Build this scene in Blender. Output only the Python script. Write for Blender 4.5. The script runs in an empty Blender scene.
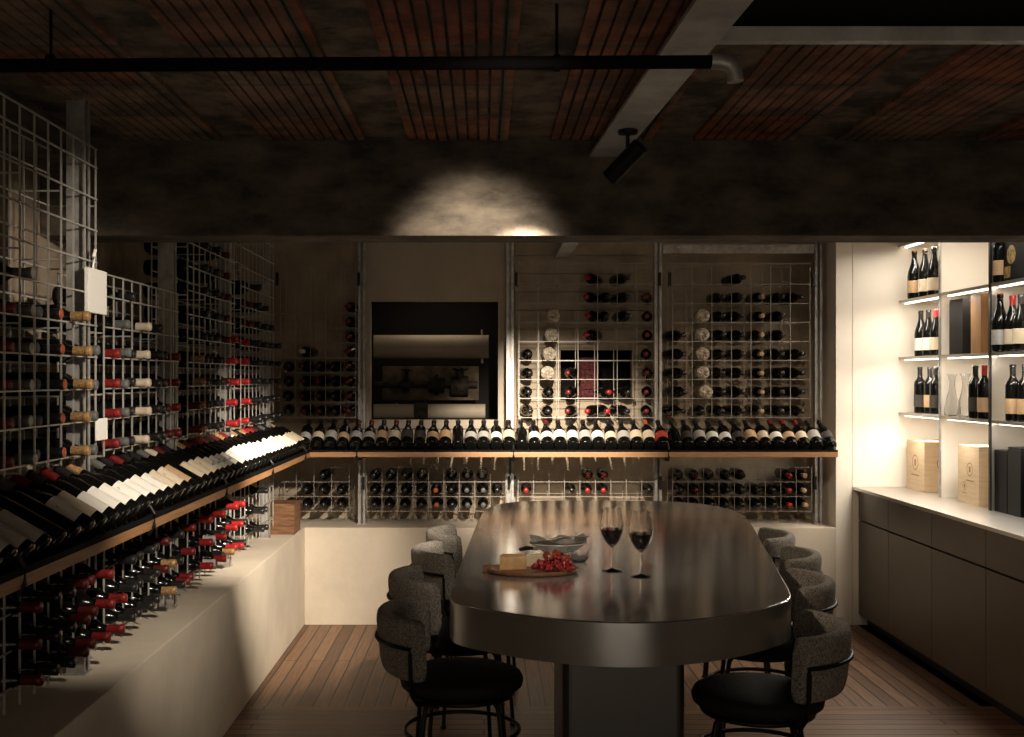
import bpy, bmesh, math, random
from mathutils import Vector, Matrix
random.seed(7)
PI = math.pi
C = bpy.context.scene.collection
SC = bpy.context.scene

# ------------------------------------------------------------------ camera, world, exposure, lights
F = 1130.0                      # focal length in pixels of a 1024 px wide frame
cam_d = bpy.data.cameras.new('camera'); cam = bpy.data.objects.new('camera', cam_d); C.objects.link(cam)
cam.location = (0, 0, 1.65); cam.rotation_euler = (PI/2, 0, 0)
cam_d.sensor_width = 36; cam_d.lens = F/1024*36
cam_d.shift_x = (512-484)/1024; cam_d.shift_y = (378-368.5)/1024
cam_d.clip_start = 0.05
SC.camera = cam
w = bpy.data.worlds.new('world'); SC.world = w; w.use_nodes = True
w.node_tree.nodes['Background'].inputs[0].default_value = (0.9, 0.8, 0.7, 1)
w.node_tree.nodes['Background'].inputs[1].default_value = 0.0
SC.view_settings.view_transform = 'Standard'; SC.view_settings.look = 'None'
SC.view_settings.gamma = 1.0; SC.view_settings.use_curve_mapping = False
SC.view_settings.exposure = 0.0
SC.cycles.use_denoising = True
SC.cycles.max_bounces = 8; SC.cycles.sample_clamp_indirect = 4.0

WARM = (1.0, 0.80, 0.58); NEUT = (1.0, 0.87, 0.71)
def spot(loc, to, power, angle, blend=0.5, col=WARM, size=0.03):
    d = bpy.data.lights.new('spot_light', 'SPOT'); d.energy = power; d.color = col
    d.spot_size = math.radians(angle); d.spot_blend = blend; d.shadow_soft_size = size
    o = bpy.data.objects.new('spot_light', d); C.objects.link(o); o.location = loc
    o.rotation_euler = (Vector(to)-Vector(loc)).to_track_quat('-Z', 'Y').to_euler()
    return o
def area(loc, to, power, sx, sy, col=WARM):
    d = bpy.data.lights.new('area_light', 'AREA'); d.energy = power; d.color = col
    d.shape = 'RECTANGLE'; d.size = sx; d.size_y = sy
    o = bpy.data.objects.new('area_light', d); C.objects.link(o); o.location = loc
    o.rotation_euler = (Vector(to)-Vector(loc)).to_track_quat('-Z', 'Y').to_euler()
    return o
spot((0.30, 4.76, 2.26), (0.42, 7.40, 1.27), 1050, 32, 1.0, NEUT, 0.03)     # back display, hung behind the beam
spot((-0.06, 3.15, 2.50), (-0.03, 4.45, 2.10), 250, 33, 1.0, NEUT, 0.05)    # grazes the concrete beam
spot((0.395, 4.05, 2.31), (-1.20, 6.50, 0.76), 1050, 38, 1.0, NEUT, 0.04)    # the black cylinder spotlight
spot((0.35, 2.35, 2.45), (-1.20, 4.15, 1.15), 330, 32, 1.0, NEUT, 0.04)     # left display, near part
spot((0.9, 2.2, 2.45), (-1.3, 3.87, 1.95), 330, 22, 1.0, NEUT, 0.05)         # left rack
spot((-0.6, 2.4, 2.45), (2.5, 5.5, 0.40), 95, 34, 1.0, WARM, 0.06)         # cabinet fronts
spot((1.35, 4.76, 2.27), (1.75, 7.8, 1.0), 80, 44, 1.0, WARM, 0.05)          # right part of the back wall
spot((0.3, 2.6, 2.50), (0.32, 4.4, 0.95), 95, 34, 1.0, NEUT, 0.05)         # spot added to brighten the food on the table
area((0.5, -0.9, 1.9), (0.5, 4.5, 1.5), 4.5, 3.2, 1.2, WARM)               # frontal fill added behind the camera, standing in for the room's other light
area((0.4, -0.5, 0.7), (0.4, 3.2, 2.6), 8, 2.6, 1.0, NEUT)                 # fill added low behind the camera to brighten the ceiling
area((0.6, 5.6, 2.8), (0.6, 7.4, 0.8), 3.2, 2.6, 0.6, WARM)                # ceiling wash over the table's far end
area((-0.35, 8.5, 2.35), (-0.35, 8.6, 1.4), 1.2, 0.6, 0.3, WARM)           # unseen light added in the plant room to show the pipes

# ------------------------------------------------------------------ materials
M = {}
def mat(name, col, rough=0.5, metal=0.0, noise=None, bump=None, spec=None, coat=0.0, trans=0.0, ior=1.45, emit=None, aniso=0.0):
    m = bpy.data.materials.new(name); m.use_nodes = True; nt = m.node_tree; N = nt.nodes; L = nt.links
    b = N['Principled BSDF']
    b.inputs['Base Color'].default_value = (*col, 1); b.inputs['Roughness'].default_value = rough
    b.inputs['Metallic'].default_value = metal; b.inputs['Coat Weight'].default_value = coat
    b.inputs['Transmission Weight'].default_value = trans; b.inputs['IOR'].default_value = ior
    b.inputs['Anisotropic'].default_value = aniso
    if spec is not None: b.inputs['Specular IOR Level'].default_value = spec
    if emit: b.inputs['Emission Color'].default_value = (*emit[0], 1); b.inputs['Emission Strength'].default_value = emit[1]
    tc = N.new('ShaderNodeTexCoord')
    if noise:   # (scale, second colour, low, high, stretch)
        sc, c2, lo, hi = noise[:4]; st = noise[4] if len(noise) > 4 else (1, 1, 1)
        mp = N.new('ShaderNodeMapping'); mp.inputs['Scale'].default_value = st
        L.new(tc.outputs['Object'], mp.inputs['Vector'])
        n = N.new('ShaderNodeTexNoise'); n.inputs['Scale'].default_value = sc; n.inputs['Detail'].default_value = 8; n.inputs['Roughness'].default_value = 0.62
        L.new(mp.outputs[0], n.inputs['Vector'])
        r = N.new('ShaderNodeValToRGB'); r.color_ramp.elements[0].position = lo; r.color_ramp.elements[1].position = hi
        r.color_ramp.elements[0].color = (*col, 1); r.color_ramp.elements[1].color = (*c2, 1)
        L.new(n.outputs[0], r.inputs[0]); L.new(r.outputs[0], b.inputs['Base Color'])
    if bump:
        sc, stg = bump[:2]; st = bump[2] if len(bump) > 2 else (1, 1, 1)
        mp = N.new('ShaderNodeMapping'); mp.inputs['Scale'].default_value = st
        L.new(tc.outputs['Object'], mp.inputs['Vector'])
        n = N.new('ShaderNodeTexNoise'); n.inputs['Scale'].default_value = sc; n.inputs['Detail'].default_value = 5
        L.new(mp.outputs[0], n.inputs['Vector'])
        bp = N.new('ShaderNodeBump'); bp.inputs['Strength'].default_value = stg; bp.inputs['Distance'].default_value = 0.01
        L.new(n.outputs[0], bp.inputs['Height']); L.new(bp.outputs[0], b.inputs['Normal'])
    M[name] = m; return m
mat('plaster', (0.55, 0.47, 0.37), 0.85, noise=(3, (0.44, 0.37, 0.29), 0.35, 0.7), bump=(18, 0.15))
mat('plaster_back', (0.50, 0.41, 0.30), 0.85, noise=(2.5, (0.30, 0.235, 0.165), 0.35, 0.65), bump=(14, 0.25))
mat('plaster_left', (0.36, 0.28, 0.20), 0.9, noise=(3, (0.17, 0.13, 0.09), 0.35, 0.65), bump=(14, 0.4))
mat('cream', (0.80, 0.73, 0.63), 0.6)
mat('render', (0.62, 0.54, 0.43), 0.8, noise=(2.2, (0.50, 0.43, 0.34), 0.4, 0.7), bump=(25, 0.1))
mat('concrete', (0.16, 0.13, 0.098), 0.9, noise=(5, (0.045, 0.037, 0.028), 0.36, 0.66, (1, 1, 2.2)), bump=(22, 0.7))
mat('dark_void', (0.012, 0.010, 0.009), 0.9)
mat('steel', (0.74, 0.745, 0.75), 0.11, 0.84, noise=(3, (0.60, 0.60, 0.60), 0.3, 0.7), bump=(40, 0.03, (0.3, 6, 1)))
mat('steel_side', (0.52, 0.51, 0.49), 0.28, 0.88, noise=(2, (0.38, 0.37, 0.35), 0.3, 0.7), bump=(20, 0.03))
mat('pedestal_steel', (0.13, 0.125, 0.115), 0.42, 0.9)
mat('cabinet_steel', (0.15, 0.13, 0.108), 0.40, 0.8, noise=(1.5, (0.115, 0.10, 0.082), 0.3, 0.7))
mat('counter_steel', (0.62, 0.58, 0.53), 0.30, 0.85)
mat('galvanised', (0.50, 0.48, 0.45), 0.45, 0.55, noise=(22, (0.30, 0.29, 0.27), 0.35, 0.65), bump=(30, 0.1))
mat('beam_steel', (0.62, 0.61, 0.59), 0.5, 0.3, noise=(9, (0.42, 0.42, 0.41), 0.35, 0.65), bump=(20, 0.1))
mat('wire', (0.50, 0.48, 0.44), 0.42, 0.45)
mat('wire_back', (0.34, 0.31, 0.27), 0.45, 0.45)
mat('black_metal', (0.010, 0.010, 0.010), 0.42, 0.3)
mat('black_matte', (0.006, 0.006, 0.006), 0.8, spec=0.12)
mat('black_pipe', (0.006, 0.005, 0.005), 0.9, spec=0.08)
mat('glass_dark', (0.004, 0.004, 0.0035), 0.14, spec=0.35)
mat('glass_green', (0.010, 0.014, 0.006), 0.12, spec=0.45)
mat('cap_red', (0.20, 0.012, 0.010), 0.4, noise=(140, (0.10, 0.008, 0.008), 0.4, 0.6))
mat('cap_dark_red', (0.075, 0.008, 0.007), 0.4)
mat('cap_bright_red', (0.32, 0.014, 0.014), 0.38)
mat('cap_gold', (0.46, 0.28, 0.12), 0.4, 0.2, noise=(150, (0.25, 0.14, 0.06), 0.4, 0.6))
mat('cap_black', (0.014, 0.013, 0.013), 0.3)
mat('cap_grey', (0.10, 0.10, 0.095), 0.4)
mat('cap_white', (0.66, 0.63, 0.58), 0.5)
mat('cap_beige', (0.58, 0.49, 0.37), 0.5)
mat('cap_orange', (0.42, 0.10, 0.045), 0.45)
mat('cap_tan', (0.40, 0.27, 0.16), 0.5)
def label_mat(name, col, ink, amt=0.60):
    mat(name, col, 0.75, noise=(75, ink, amt, amt+0.04, (1, 1, 0.55)))
label_mat('label_white', (0.78, 0.75, 0.68), (0.28, 0.26, 0.23), 0.63)
label_mat('label_cream', (0.66, 0.55, 0.40), (0.30, 0.22, 0.14), 0.62)
label_mat('label_tan', (0.52, 0.34, 0.19), (0.22, 0.12, 0.06), 0.60)
label_mat('label_grey', (0.40, 0.38, 0.35), (0.18, 0.17, 0.16), 0.62)
label_mat('label_red', (0.48, 0.045, 0.03), (0.6, 0.4, 0.3), 0.60)
label_mat('label_pattern', (0.62, 0.56, 0.46), (0.12, 0.17, 0.24), 0.52)
label_mat('label_dark', (0.045, 0.038, 0.032), (0.30, 0.24, 0.16), 0.62)
mat('wood_edge', (0.42, 0.22, 0.095), 0.5, noise=(7, (0.26, 0.125, 0.05), 0.3, 0.7, (0.5, 0.5, 14)))
mat('board_wood', (0.22, 0.09, 0.035), 0.42, noise=(8, (0.10, 0.04, 0.016), 0.3, 0.7, (1, 12, 1)))
mat('crate_wood', (0.24, 0.115, 0.05), 0.7, noise=(10, (0.10, 0.045, 0.02), 0.35, 0.65, (1, 1, 6)))
mat('pale_wood', (0.60, 0.45, 0.29), 0.6, noise=(6, (0.48, 0.34, 0.20), 0.3, 0.7, (1, 1, 8)))
mat('brown_wood', (0.38, 0.20, 0.08), 0.55, noise=(6, (0.26, 0.125, 0.045), 0.3, 0.7, (4, 4, .6)))
mat('stamp_ink', (0.26, 0.13, 0.06), 0.8)
mat('gold_print', (0.50, 0.34, 0.14), 0.45, 0.3, noise=(60, (0.25, 0.15, 0.05), 0.5, 0.55))
mat('black_card', (0.007, 0.006, 0.0055), 0.5, spec=0.2)
mat('boucle', (0.46, 0.42, 0.36), 0.95, noise=(150, (0.17, 0.15, 0.13), 0.42, 0.60), bump=(160, 0.9))
mat('seat_black', (0.012, 0.011, 0.010), 0.75, bump=(120, 0.3))
mat('paper_wrap', (0.62, 0.54, 0.42), 0.8, noise=(26, (0.32, 0.27, 0.2), 0.42, 0.6), bump=(30, 0.9))
mat('white_paint', (0.82, 0.80, 0.74), 0.5)
mat('pipe_white', (0.50, 0.42, 0.32), 0.6, noise=(4, (0.38, 0.31, 0.23), 0.3, 0.7))
mat('machine', (0.07, 0.055, 0.04), 0.7, 0.2, noise=(20, (0.02, 0.016, 0.012), 0.4, 0.6))
mat('machine_plate', (0.20, 0.15, 0.10), 0.8, noise=(9, (0.09, 0.065, 0.04), 0.4, 0.6))
mat('clear_glass', (1, 1, 1), 0.01, trans=1.0, ior=1.45)
mat('red_wine', (0.012, 0.0015, 0.002), 0.05, spec=0.4)
mat('cheese', (0.60, 0.38, 0.18), 0.6, noise=(30, (0.46, 0.27, 0.12), 0.4, 0.6))
mat('cheese_pale', (0.60, 0.48, 0.33), 0.6)
mat('berry', (0.34, 0.022, 0.02), 0.25, noise=(60, (0.18, 0.01, 0.012), 0.4, 0.6))
mat('meat', (0.42, 0.07, 0.045), 0.4, noise=(50, (0.60, 0.28, 0.2), 0.5, 0.62))
mat('ceramic', (0.50, 0.47, 0.42), 0.35)
mat('cloth', (0.55, 0.51, 0.45), 0.85)
mat('led', (1, 0.9, 0.75), 0.5, emit=((1.0, 0.86, 0.66), 9.0))
mat('red_card', (0.16, 0.012, 0.01), 0.7, noise=(60, (0.03, 0.004, 0.004), 0.45, 0.55))

def floor_mat(name, swap):
    m = bpy.data.materials.new(name); m.use_nodes = True; nt = m.node_tree; N = nt.nodes; L = nt.links
    b = N['Principled BSDF']; b.inputs['Roughness'].default_value = 0.45
    tc = N.new('ShaderNodeTexCoord'); mp = N.new('ShaderNodeMapping')
    mp.inputs['Rotation'].default_value = (0, 0, 0 if swap else PI/2)
    L.new(tc.outputs['Object'], mp.inputs['Vector'])
    br = N.new('ShaderNodeTexBrick'); br.offset = 0.5
    br.inputs['Scale'].default_value = 1.0; br.inputs['Brick Width'].default_value = 2.2; br.inputs['Row Height'].default_value = 0.078
    br.inputs['Mortar Size'].default_value = 0.0045; br.inputs['Mortar Smooth'].default_value = 0.3; br.inputs['Bias'].default_value = 0.0
    br.inputs['Color1'].default_value = (0.13, 0.062, 0.032, 1); br.inputs['Color2'].default_value = (0.27, 0.155, 0.088, 1); br.inputs['Mortar'].default_value = (0.012, 0.007, 0.004, 1)
    L.new(mp.outputs[0], br.inputs['Vector'])
    mp2 = N.new('ShaderNodeMapping'); mp2.inputs['Scale'].default_value = (1.5, 24, 1); L.new(mp.outputs[0], mp2.inputs['Vector'])
    n = N.new('ShaderNodeTexNoise'); n.inputs['Scale'].default_value = 3; n.inputs['Detail'].default_value = 6; L.new(mp2.outputs[0], n.inputs['Vector'])
    r = N.new('ShaderNodeValToRGB'); r.color_ramp.elements[0].position = 0.3; r.color_ramp.elements[0].color = (0.55, 0.5, 0.46, 1); r.color_ramp.elements[1].position = 0.7; r.color_ramp.elements[1].color = (1.1, 1.05, 1, 1)
    L.new(n.outputs[0], r.inputs[0])
    mx = N.new('ShaderNodeMix'); mx.data_type = 'RGBA'; mx.blend_type = 'MULTIPLY'; mx.inputs[0].default_value = 1
    L.new(br.outputs['Color'], mx.inputs[6]); L.new(r.outputs[0], mx.inputs[7]); L.new(mx.outputs[2], b.inputs['Base Color'])
    bp = N.new('ShaderNodeBump'); bp.inputs['Strength'].default_value = 0.6; bp.inputs['Distance'].default_value = 0.006; bp.invert = True
    L.new(br.outputs['Fac'], bp.inputs['Height']); L.new(bp.outputs[0], b.inputs['Normal'])
    M[name] = m
floor_mat('floor_far', False); floor_mat('floor_near', True)

def clay_mat():
    m = bpy.data.materials.new('clay'); m.use_nodes = True; nt = m.node_tree; N = nt.nodes; L = nt.links
    b = N['Principled BSDF']; b.inputs['Roughness'].default_value = 0.9
    tc = N.new('ShaderNodeTexCoord')
    br = N.new('ShaderNodeTexBrick'); br.offset = 0.0
    br.inputs['Scale'].default_value = 1.0; br.inputs['Brick Width'].default_value = 0.56; br.inputs['Row Height'].default_value = 0.42
    br.inputs['Mortar Size'].default_value = 0.02; br.inputs['Mortar Smooth'].default_value = 0.6; br.inputs['Bias'].default_value = -0.1
    br.inputs['Color1'].default_value = (0.38, 0.115, 0.05, 1); br.inputs['Color2'].default_value = (0.28, 0.22, 0.155, 1); br.inputs['Mortar'].default_value = (0.17, 0.135, 0.095, 1)
    mp = N.new('ShaderNodeMapping'); mp.inputs['Location'].default_value = (-0.06, 0.18, 0)
    L.new(tc.outputs['Object'], mp.inputs['Vector']); L.new(mp.outputs[0], br.inputs['Vector'])
    n = N.new('ShaderNodeTexNoise'); n.inputs['Scale'].default_value = 4.5; n.inputs['Detail'].default_value = 9; n.inputs['Roughness'].default_value = 0.7
    L.new(tc.outputs['Object'], n.inputs['Vector'])
    r = N.new('ShaderNodeValToRGB'); r.color_ramp.elements[0].position = 0.42; r.color_ramp.elements[1].position = 0.60
    r.color_ramp.elements[0].color = (0.22, 0.22, 0.22, 1); r.color_ramp.elements[1].color = (1, 1, 1, 1)
    L.new(n.outputs[0], r.inputs[0])
    mx = N.new('ShaderNodeMix'); mx.data_type = 'RGBA'; mx.blend_type = 'MULTIPLY'; mx.inputs[0].default_value = 0.85
    L.new(br.outputs['Color'], mx.inputs[6]); L.new(r.outputs[0], mx.inputs[7]); L.new(mx.outputs[2], b.inputs['Base Color'])
    M['clay'] = m
clay_mat()
mat('ceiling_concrete', (0.22, 0.17, 0.12), 0.95, noise=(6, (0.05, 0.04, 0.028), 0.40, 0.62), bump=(26, 0.8))

# ------------------------------------------------------------------ mesh helpers
def bm_box(bm, x0, x1, y0, y1, z0, z1, mi=0):
    vs = [bm.verts.new(p) for p in ((x0,y0,z0),(x1,y0,z0),(x1,y1,z0),(x0,y1,z0),(x0,y0,z1),(x1,y0,z1),(x1,y1,z1),(x0,y1,z1))]
    for f in ((0,3,2,1),(4,5,6,7),(0,1,5,4),(1,2,6,5),(2,3,7,6),(3,0,4,7)):
        bm.faces.new([vs[i] for i in f]).material_index = mi
def bm_tube(bm, pts, r, n=8, mi=0, caps=True):
    pts = [Vector(p) for p in pts]; rings = []
    up = Vector((0, 0, 1))
    for i, p in enumerate(pts):
        d = (pts[min(i+1, len(pts)-1)] - pts[max(i-1, 0)]).normalized()
        a = d.cross(up)
        if a.length < 1e-3: a = d.cross(Vector((0, 1, 0)))
        a.normalize(); b = d.cross(a).normalized()
        rr = r[i] if isinstance(r, (list, tuple)) else r
        rings.append([bm.verts.new(p + a*math.cos(2*PI*k/n)*rr + b*math.sin(2*PI*k/n)*rr) for k in range(n)])
    for i in range(len(rings)-1):
        for k in range(n):
            f = bm.faces.new((rings[i][k], rings[i][(k+1) % n], rings[i+1][(k+1) % n], rings[i+1][k])); f.material_index = mi; f.smooth = True
    if caps:
        for rg in (rings[0], list(reversed(rings[-1]))): bm.faces.new(rg).material_index = mi
def bm_ring(bm, c, R, r, n=32, m=8, mi=0):
    c = Vector(c); g = []
    for i in range(n):
        a = 2*PI*i/n
        g.append([bm.verts.new(c+Vector(((R+r*math.cos(2*PI*k/m))*math.cos(a), (R+r*math.cos(2*PI*k/m))*math.sin(a), r*math.sin(2*PI*k/m)))) for k in range(m)])
    for i in range(n):
        for k in range(m):
            f = bm.faces.new((g[i][k], g[(i+1) % n][k], g[(i+1) % n][(k+1) % m], g[i][(k+1) % m])); f.smooth = True; f.material_index = mi
def bm_lathe(bm, prof, n=16, mi=0, mis=None, T=None):
    g = []
    for r, z in prof:
        if r < 1e-6: g.append([bm.verts.new((0, 0, z))])
        else: g.append([bm.verts.new((r*math.cos(2*PI*k/n), r*math.sin(2*PI*k/n), z)) for k in range(n)])
    vs = [v for q in g for v in q]
    for i in range(len(g)-1):
        a, b = g[i], g[i+1]; q = mis[i] if mis else mi
        for k in range(n):
            k2 = (k+1) % n
            if len(a) == 1 and len(b) == 1: continue
            if len(a) == 1: f = bm.faces.new((a[0], b[k2], b[k]))
            elif len(b) == 1: f = bm.faces.new((a[k], a[k2], b[0]))
            else: f = bm.faces.new((a[k], a[k2], b[k2], b[k]))
            f.material_index = q; f.smooth = True
    if T is not None:
        for v in vs: v.co = T @ v.co
def mesh_of(name, bm, mats, recalc=True):
    if recalc: bmesh.ops.recalc_face_normals(bm, faces=bm.faces)
    for e in bm.edges:
        if len(e.link_faces) == 2 and e.calc_face_angle(0) > 0.85: e.smooth = False
    me = bpy.data.meshes.new(name); bm.to_mesh(me); bm.free()
    for m in (mats if isinstance(mats, (list, tuple)) else [mats]): me.materials.append(M[m])
    return me
def obj(name, bm, mats, parent=None, loc=None, recalc=True, bevel=0):
    if bevel: bmesh.ops.bevel(bm, geom=list(bm.edges), offset=bevel, segments=2, profile=0.7, affect='EDGES')
    o = bpy.data.objects.new(name, mesh_of(name, bm, mats, recalc)); C.objects.link(o)
    if parent: o.parent = parent
    if loc: o.location = loc
    return o
def tag(o, label, cat, group=None, kind=None):
    o['label'] = label; o['category'] = cat
    if group: o['group'] = group
    if kind: o['kind'] = kind
    return o
def thing(name, label, cat, loc=(0, 0, 0), rz=0, group=None):
    o = bpy.data.objects.new(name, None); C.objects.link(o); o.location = loc; o.rotation_euler = (0, 0, rz)
    return tag(o, label, cat, group)
def struct(name, bm, mats, bevel=0):
    o = obj(name, bm, mats, bevel=bevel); o['kind'] = 'structure'; return o
def boxes(*bs):
    bm = bmesh.new()
    for b in bs: bm_box(bm, *b)
    return bm
ORD = ['first','second','third','fourth','fifth','sixth','seventh','eighth','ninth','tenth','eleventh','twelfth','thirteenth','fourteenth','fifteenth','sixteenth','seventeenth','eighteenth','nineteenth']
TENS = {20:'twenti', 30:'thirti', 40:'forti', 50:'fifti'}
def ordn(n):     # 1-based
    if n < 20: return ORD[n-1]
    t, u = n//10*10, n % 10
    return TENS[t]+'eth' if u == 0 else TENS[t][:-1]+'y-'+ORD[u-1]

# ------------------------------------------------------------------ room shell
YF = F/199.0                                    # where the floor boards change direction
b = boxes((-1.2, 2.5, YF, 7.55, -0.08, 0)); struct('floor', b, 'floor_far')
b = boxes((-1.9, 3.3, -1.2, YF, -0.08, 0)); struct('floor_near', b, 'floor_near')
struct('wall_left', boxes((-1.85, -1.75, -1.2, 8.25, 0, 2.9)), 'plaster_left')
struct('wall_right', boxes((3.12, 3.22, -1.2, 8.25, 0, 2.9)), 'cream')
struct('wall_front', boxes((-1.85, 3.22, -1.3, -1.2, 0, 2.9)), 'plaster')
struct('wall_niche_end', boxes((2.352, 2.458, 7.55, 8.25, 0, 2.9), (2.462, 3.12, 7.55, 7.70, 0, 2.9), (2.45, 2.47, 7.56, 7.70, 0, 2.9)), 'cream')
# back wall with two openings
W0, W1, WZ0, WZ1 = -0.80, 0.10, 1.355, 2.19
V0, V1, VZ0, VZ1 = 0.545, 1.06, 1.49, 1.85
yb0, yb1 = 8.05, 8.17
struct('wall_back', boxes((-1.75, W0, yb0, yb1, 0, 2.9), (W0, W1, yb0, yb1, 0, WZ0), (W0, W1, yb0, yb1, WZ1, 2.9), (W1, V0, yb0, yb1, 0, 2.9),
    (V0, V1, yb0, yb1, 0, VZ0), (V0, V1, yb0, yb1, VZ1, 2.9), (V1, 2.352, yb0, yb1, 0, 2.9)), 'plaster_back')
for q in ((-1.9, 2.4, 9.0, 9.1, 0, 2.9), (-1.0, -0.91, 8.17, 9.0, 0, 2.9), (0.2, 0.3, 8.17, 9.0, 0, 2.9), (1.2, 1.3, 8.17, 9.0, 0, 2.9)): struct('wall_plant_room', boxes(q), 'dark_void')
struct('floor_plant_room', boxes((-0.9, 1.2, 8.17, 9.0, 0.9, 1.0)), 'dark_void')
# window surround
t = 0.045
struct('window_1', boxes((W0-t, W0, 7.985, 8.17, WZ0-t, WZ1+t), (W1, W1+t, 7.985, 8.17, WZ0-t, WZ1+t), (W0, W1, 8.0, 8.17, WZ1, WZ1+t), (W0, W1, 7.985, 8.17, WZ0-t, WZ0)), 'plaster')
# plain plastered pier around that opening
struct('trim_1', boxes((-0.80-t, 0.10+t, 7.99, 8.05, WZ1+t, 2.8), (-0.80-t, 0.10+t, 7.99, 8.05, 1.15, WZ0-t)), 'plaster')
# horizontal boards behind the middle rack
bb = [(0.22, 1.15, 8.025, 8.05, 1.20+0.0, 1.47)]
z = 1.87
while z < 2.7: bb.append((0.22, 1.15, 8.03, 8.05, z, z+0.125)); z += 0.131
struct('trim_2', boxes(*bb), 'plaster_back')
# low plinth walls carrying the racks
b = boxes((-1.75, -1.2, -1.2, 8.05, 0, 0.65)); struct('wall_low_left', b, 'render', bevel=0.006)
b = boxes((-1.2, 2.352, 7.55, 8.05, 0, 0.65)); struct('wall_low_back', b, 'render', bevel=0.006)
# concrete beam and ceiling
b = boxes((-1.75, 3.12, 4.45, 4.68, 2.21, 2.9)); struct('ceiling_beam', b, 'concrete', bevel=0.008)
struct('ceiling_edge', boxes((-1.75, -1.56, -1.2, 4.45, 2.46, 2.65)), 'concrete')
def ceiling(x0, x1, y0, y1, z):
    bm = bmesh.new(); bm_box(bm, x0, x1, y0, y1, z, z+0.1, 1)
    k = -4; pitch = 0.04
    while k < 8:
        a0 = -0.86+0.56*k; a1 = a0+0.40; k += 1
        x = a0
        while x < a1-1e-6:
            if x > x0 and x+pitch < x1: bm_box(bm, x+0.003, x+pitch-0.006, y0, y1, z-0.016, z+0.001, 0)
            x += pitch
    struct('ceiling', bm, ['clay', 'ceiling_concrete'])
ceiling(-1.75, 0.62, -1.2, 4.45, 2.6)
ceiling(0.62, 3.12, 3.12, 4.45, 2.6)
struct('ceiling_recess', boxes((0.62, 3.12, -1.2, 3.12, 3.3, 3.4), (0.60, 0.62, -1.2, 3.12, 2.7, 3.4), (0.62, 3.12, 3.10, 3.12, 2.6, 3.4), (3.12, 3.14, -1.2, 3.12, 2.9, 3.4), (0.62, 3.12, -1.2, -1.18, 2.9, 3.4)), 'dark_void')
struct('ceiling_back', boxes((-1.75, 3.12, 4.68, 9.1, 2.85, 2.95)), 'concrete')

# ------------------------------------------------------------------ ceiling steel, pipes, spotlight
bm = bmesh.new()
def slanted(bm, xa0, xa1, ya, xb0, xb1, yb, z0, z1):
    ps = [(xa0,ya,z0),(xa1,ya,z0),(xb1,yb,z0),(xb0,yb,z0),(xa0,ya,z1),(xa1,ya,z1),(xb1,yb,z1),(xb0,yb,z1)]
    vs = [bm.verts.new(p) for p in ps]
    for f in ((0,3,2,1),(4,5,6,7),(0,1,5,4),(1,2,6,5),(2,3,7,6),(3,0,4,7)): bm.faces.new([vs[i] for i in f])
slanted(bm, 0.53, 0.665, 1.6, 0.415, 0.54, 4.45, 2.52, 2.532)
slanted(bm, 0.59, 0.602, 1.6, 0.475, 0.487, 4.45, 2.532, 2.60)
tag(obj('steel_beam', bm, 'beam_steel'), 'galvanised steel joist running away from the viewer under the ceiling to the concrete beam', 'beam')
bm = boxes((0.60, 3.12, 2.93, 2.94, 2.525, 2.562), (0.60, 3.12, 2.94, 2.965, 2.525, 2.531), (0.60, 3.12, 2.94, 2.965, 2.556, 2.562))
tag(obj('steel_beam', bm, 'beam_steel'), 'galvanised steel channel crossing the ceiling at right below the black opening', 'beam')
p = thing('ceiling_pipe', 'long black horizontal pipe under the ceiling with a grey elbow at its right end', 'pipe', (0, 2.86, 2.45))
bm = bmesh.new(); bm_tube(bm, [(-1.75, 0.03, -0.004), (0.585, 0, 0.0)], 0.0175, 12); obj('pipe_run', bm, 'black_pipe', p)
bm = bmesh.new(); bm_tube(bm, [(0.575, 0, 0.001), (0.60, 0, 0), (0.622, 0, -0.006), (0.634, 0, -0.024), (0.637, 0, -0.05)], [0.021]*4+[0.0215], 12); obj('elbow', bm, 'galvanised', p)
for x in (-1.1, 0.185):
    bm = bmesh.new(); bm_tube(bm, [(x, 0.01, 0.0), (x, 0.01, 0.15)], 0.004, 6); bm_tube(bm, [(x-0.008, 0.01, 0), (x+0.008, 0.01, 0)], 0.022, 12); obj('hanger', bm, 'black_pipe', p)
s = thing('ceiling_spotlight', 'small black cylindrical spotlight hanging from the steel joist, tilted down to the left', 'spotlight', (0.505, 3.97, 2.52))
bm = bmesh.new(); bm_tube(bm, [(0, 0, 0), (0, 0, -0.012)], 0.035, 20); obj('mount_plate', bm, 'black_metal', s)
bm = bmesh.new(); bm_tube(bm, [(0, 0, -0.01), (0, 0, -0.075)], 0.007, 8); obj('stem', bm, 'black_metal', s)
d = Vector((-1.75, 1.6, -1.36)).normalized(); d = Vector((-0.60, 0.45, -0.60)).normalized(); c = Vector((0.0, 0, -0.10))
bm = bmesh.new(); bm_tube(bm, [c-d*0.065, c+d*0.095], 0.031, 20); obj('lamp_head', bm, 'black_metal', s)

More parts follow.
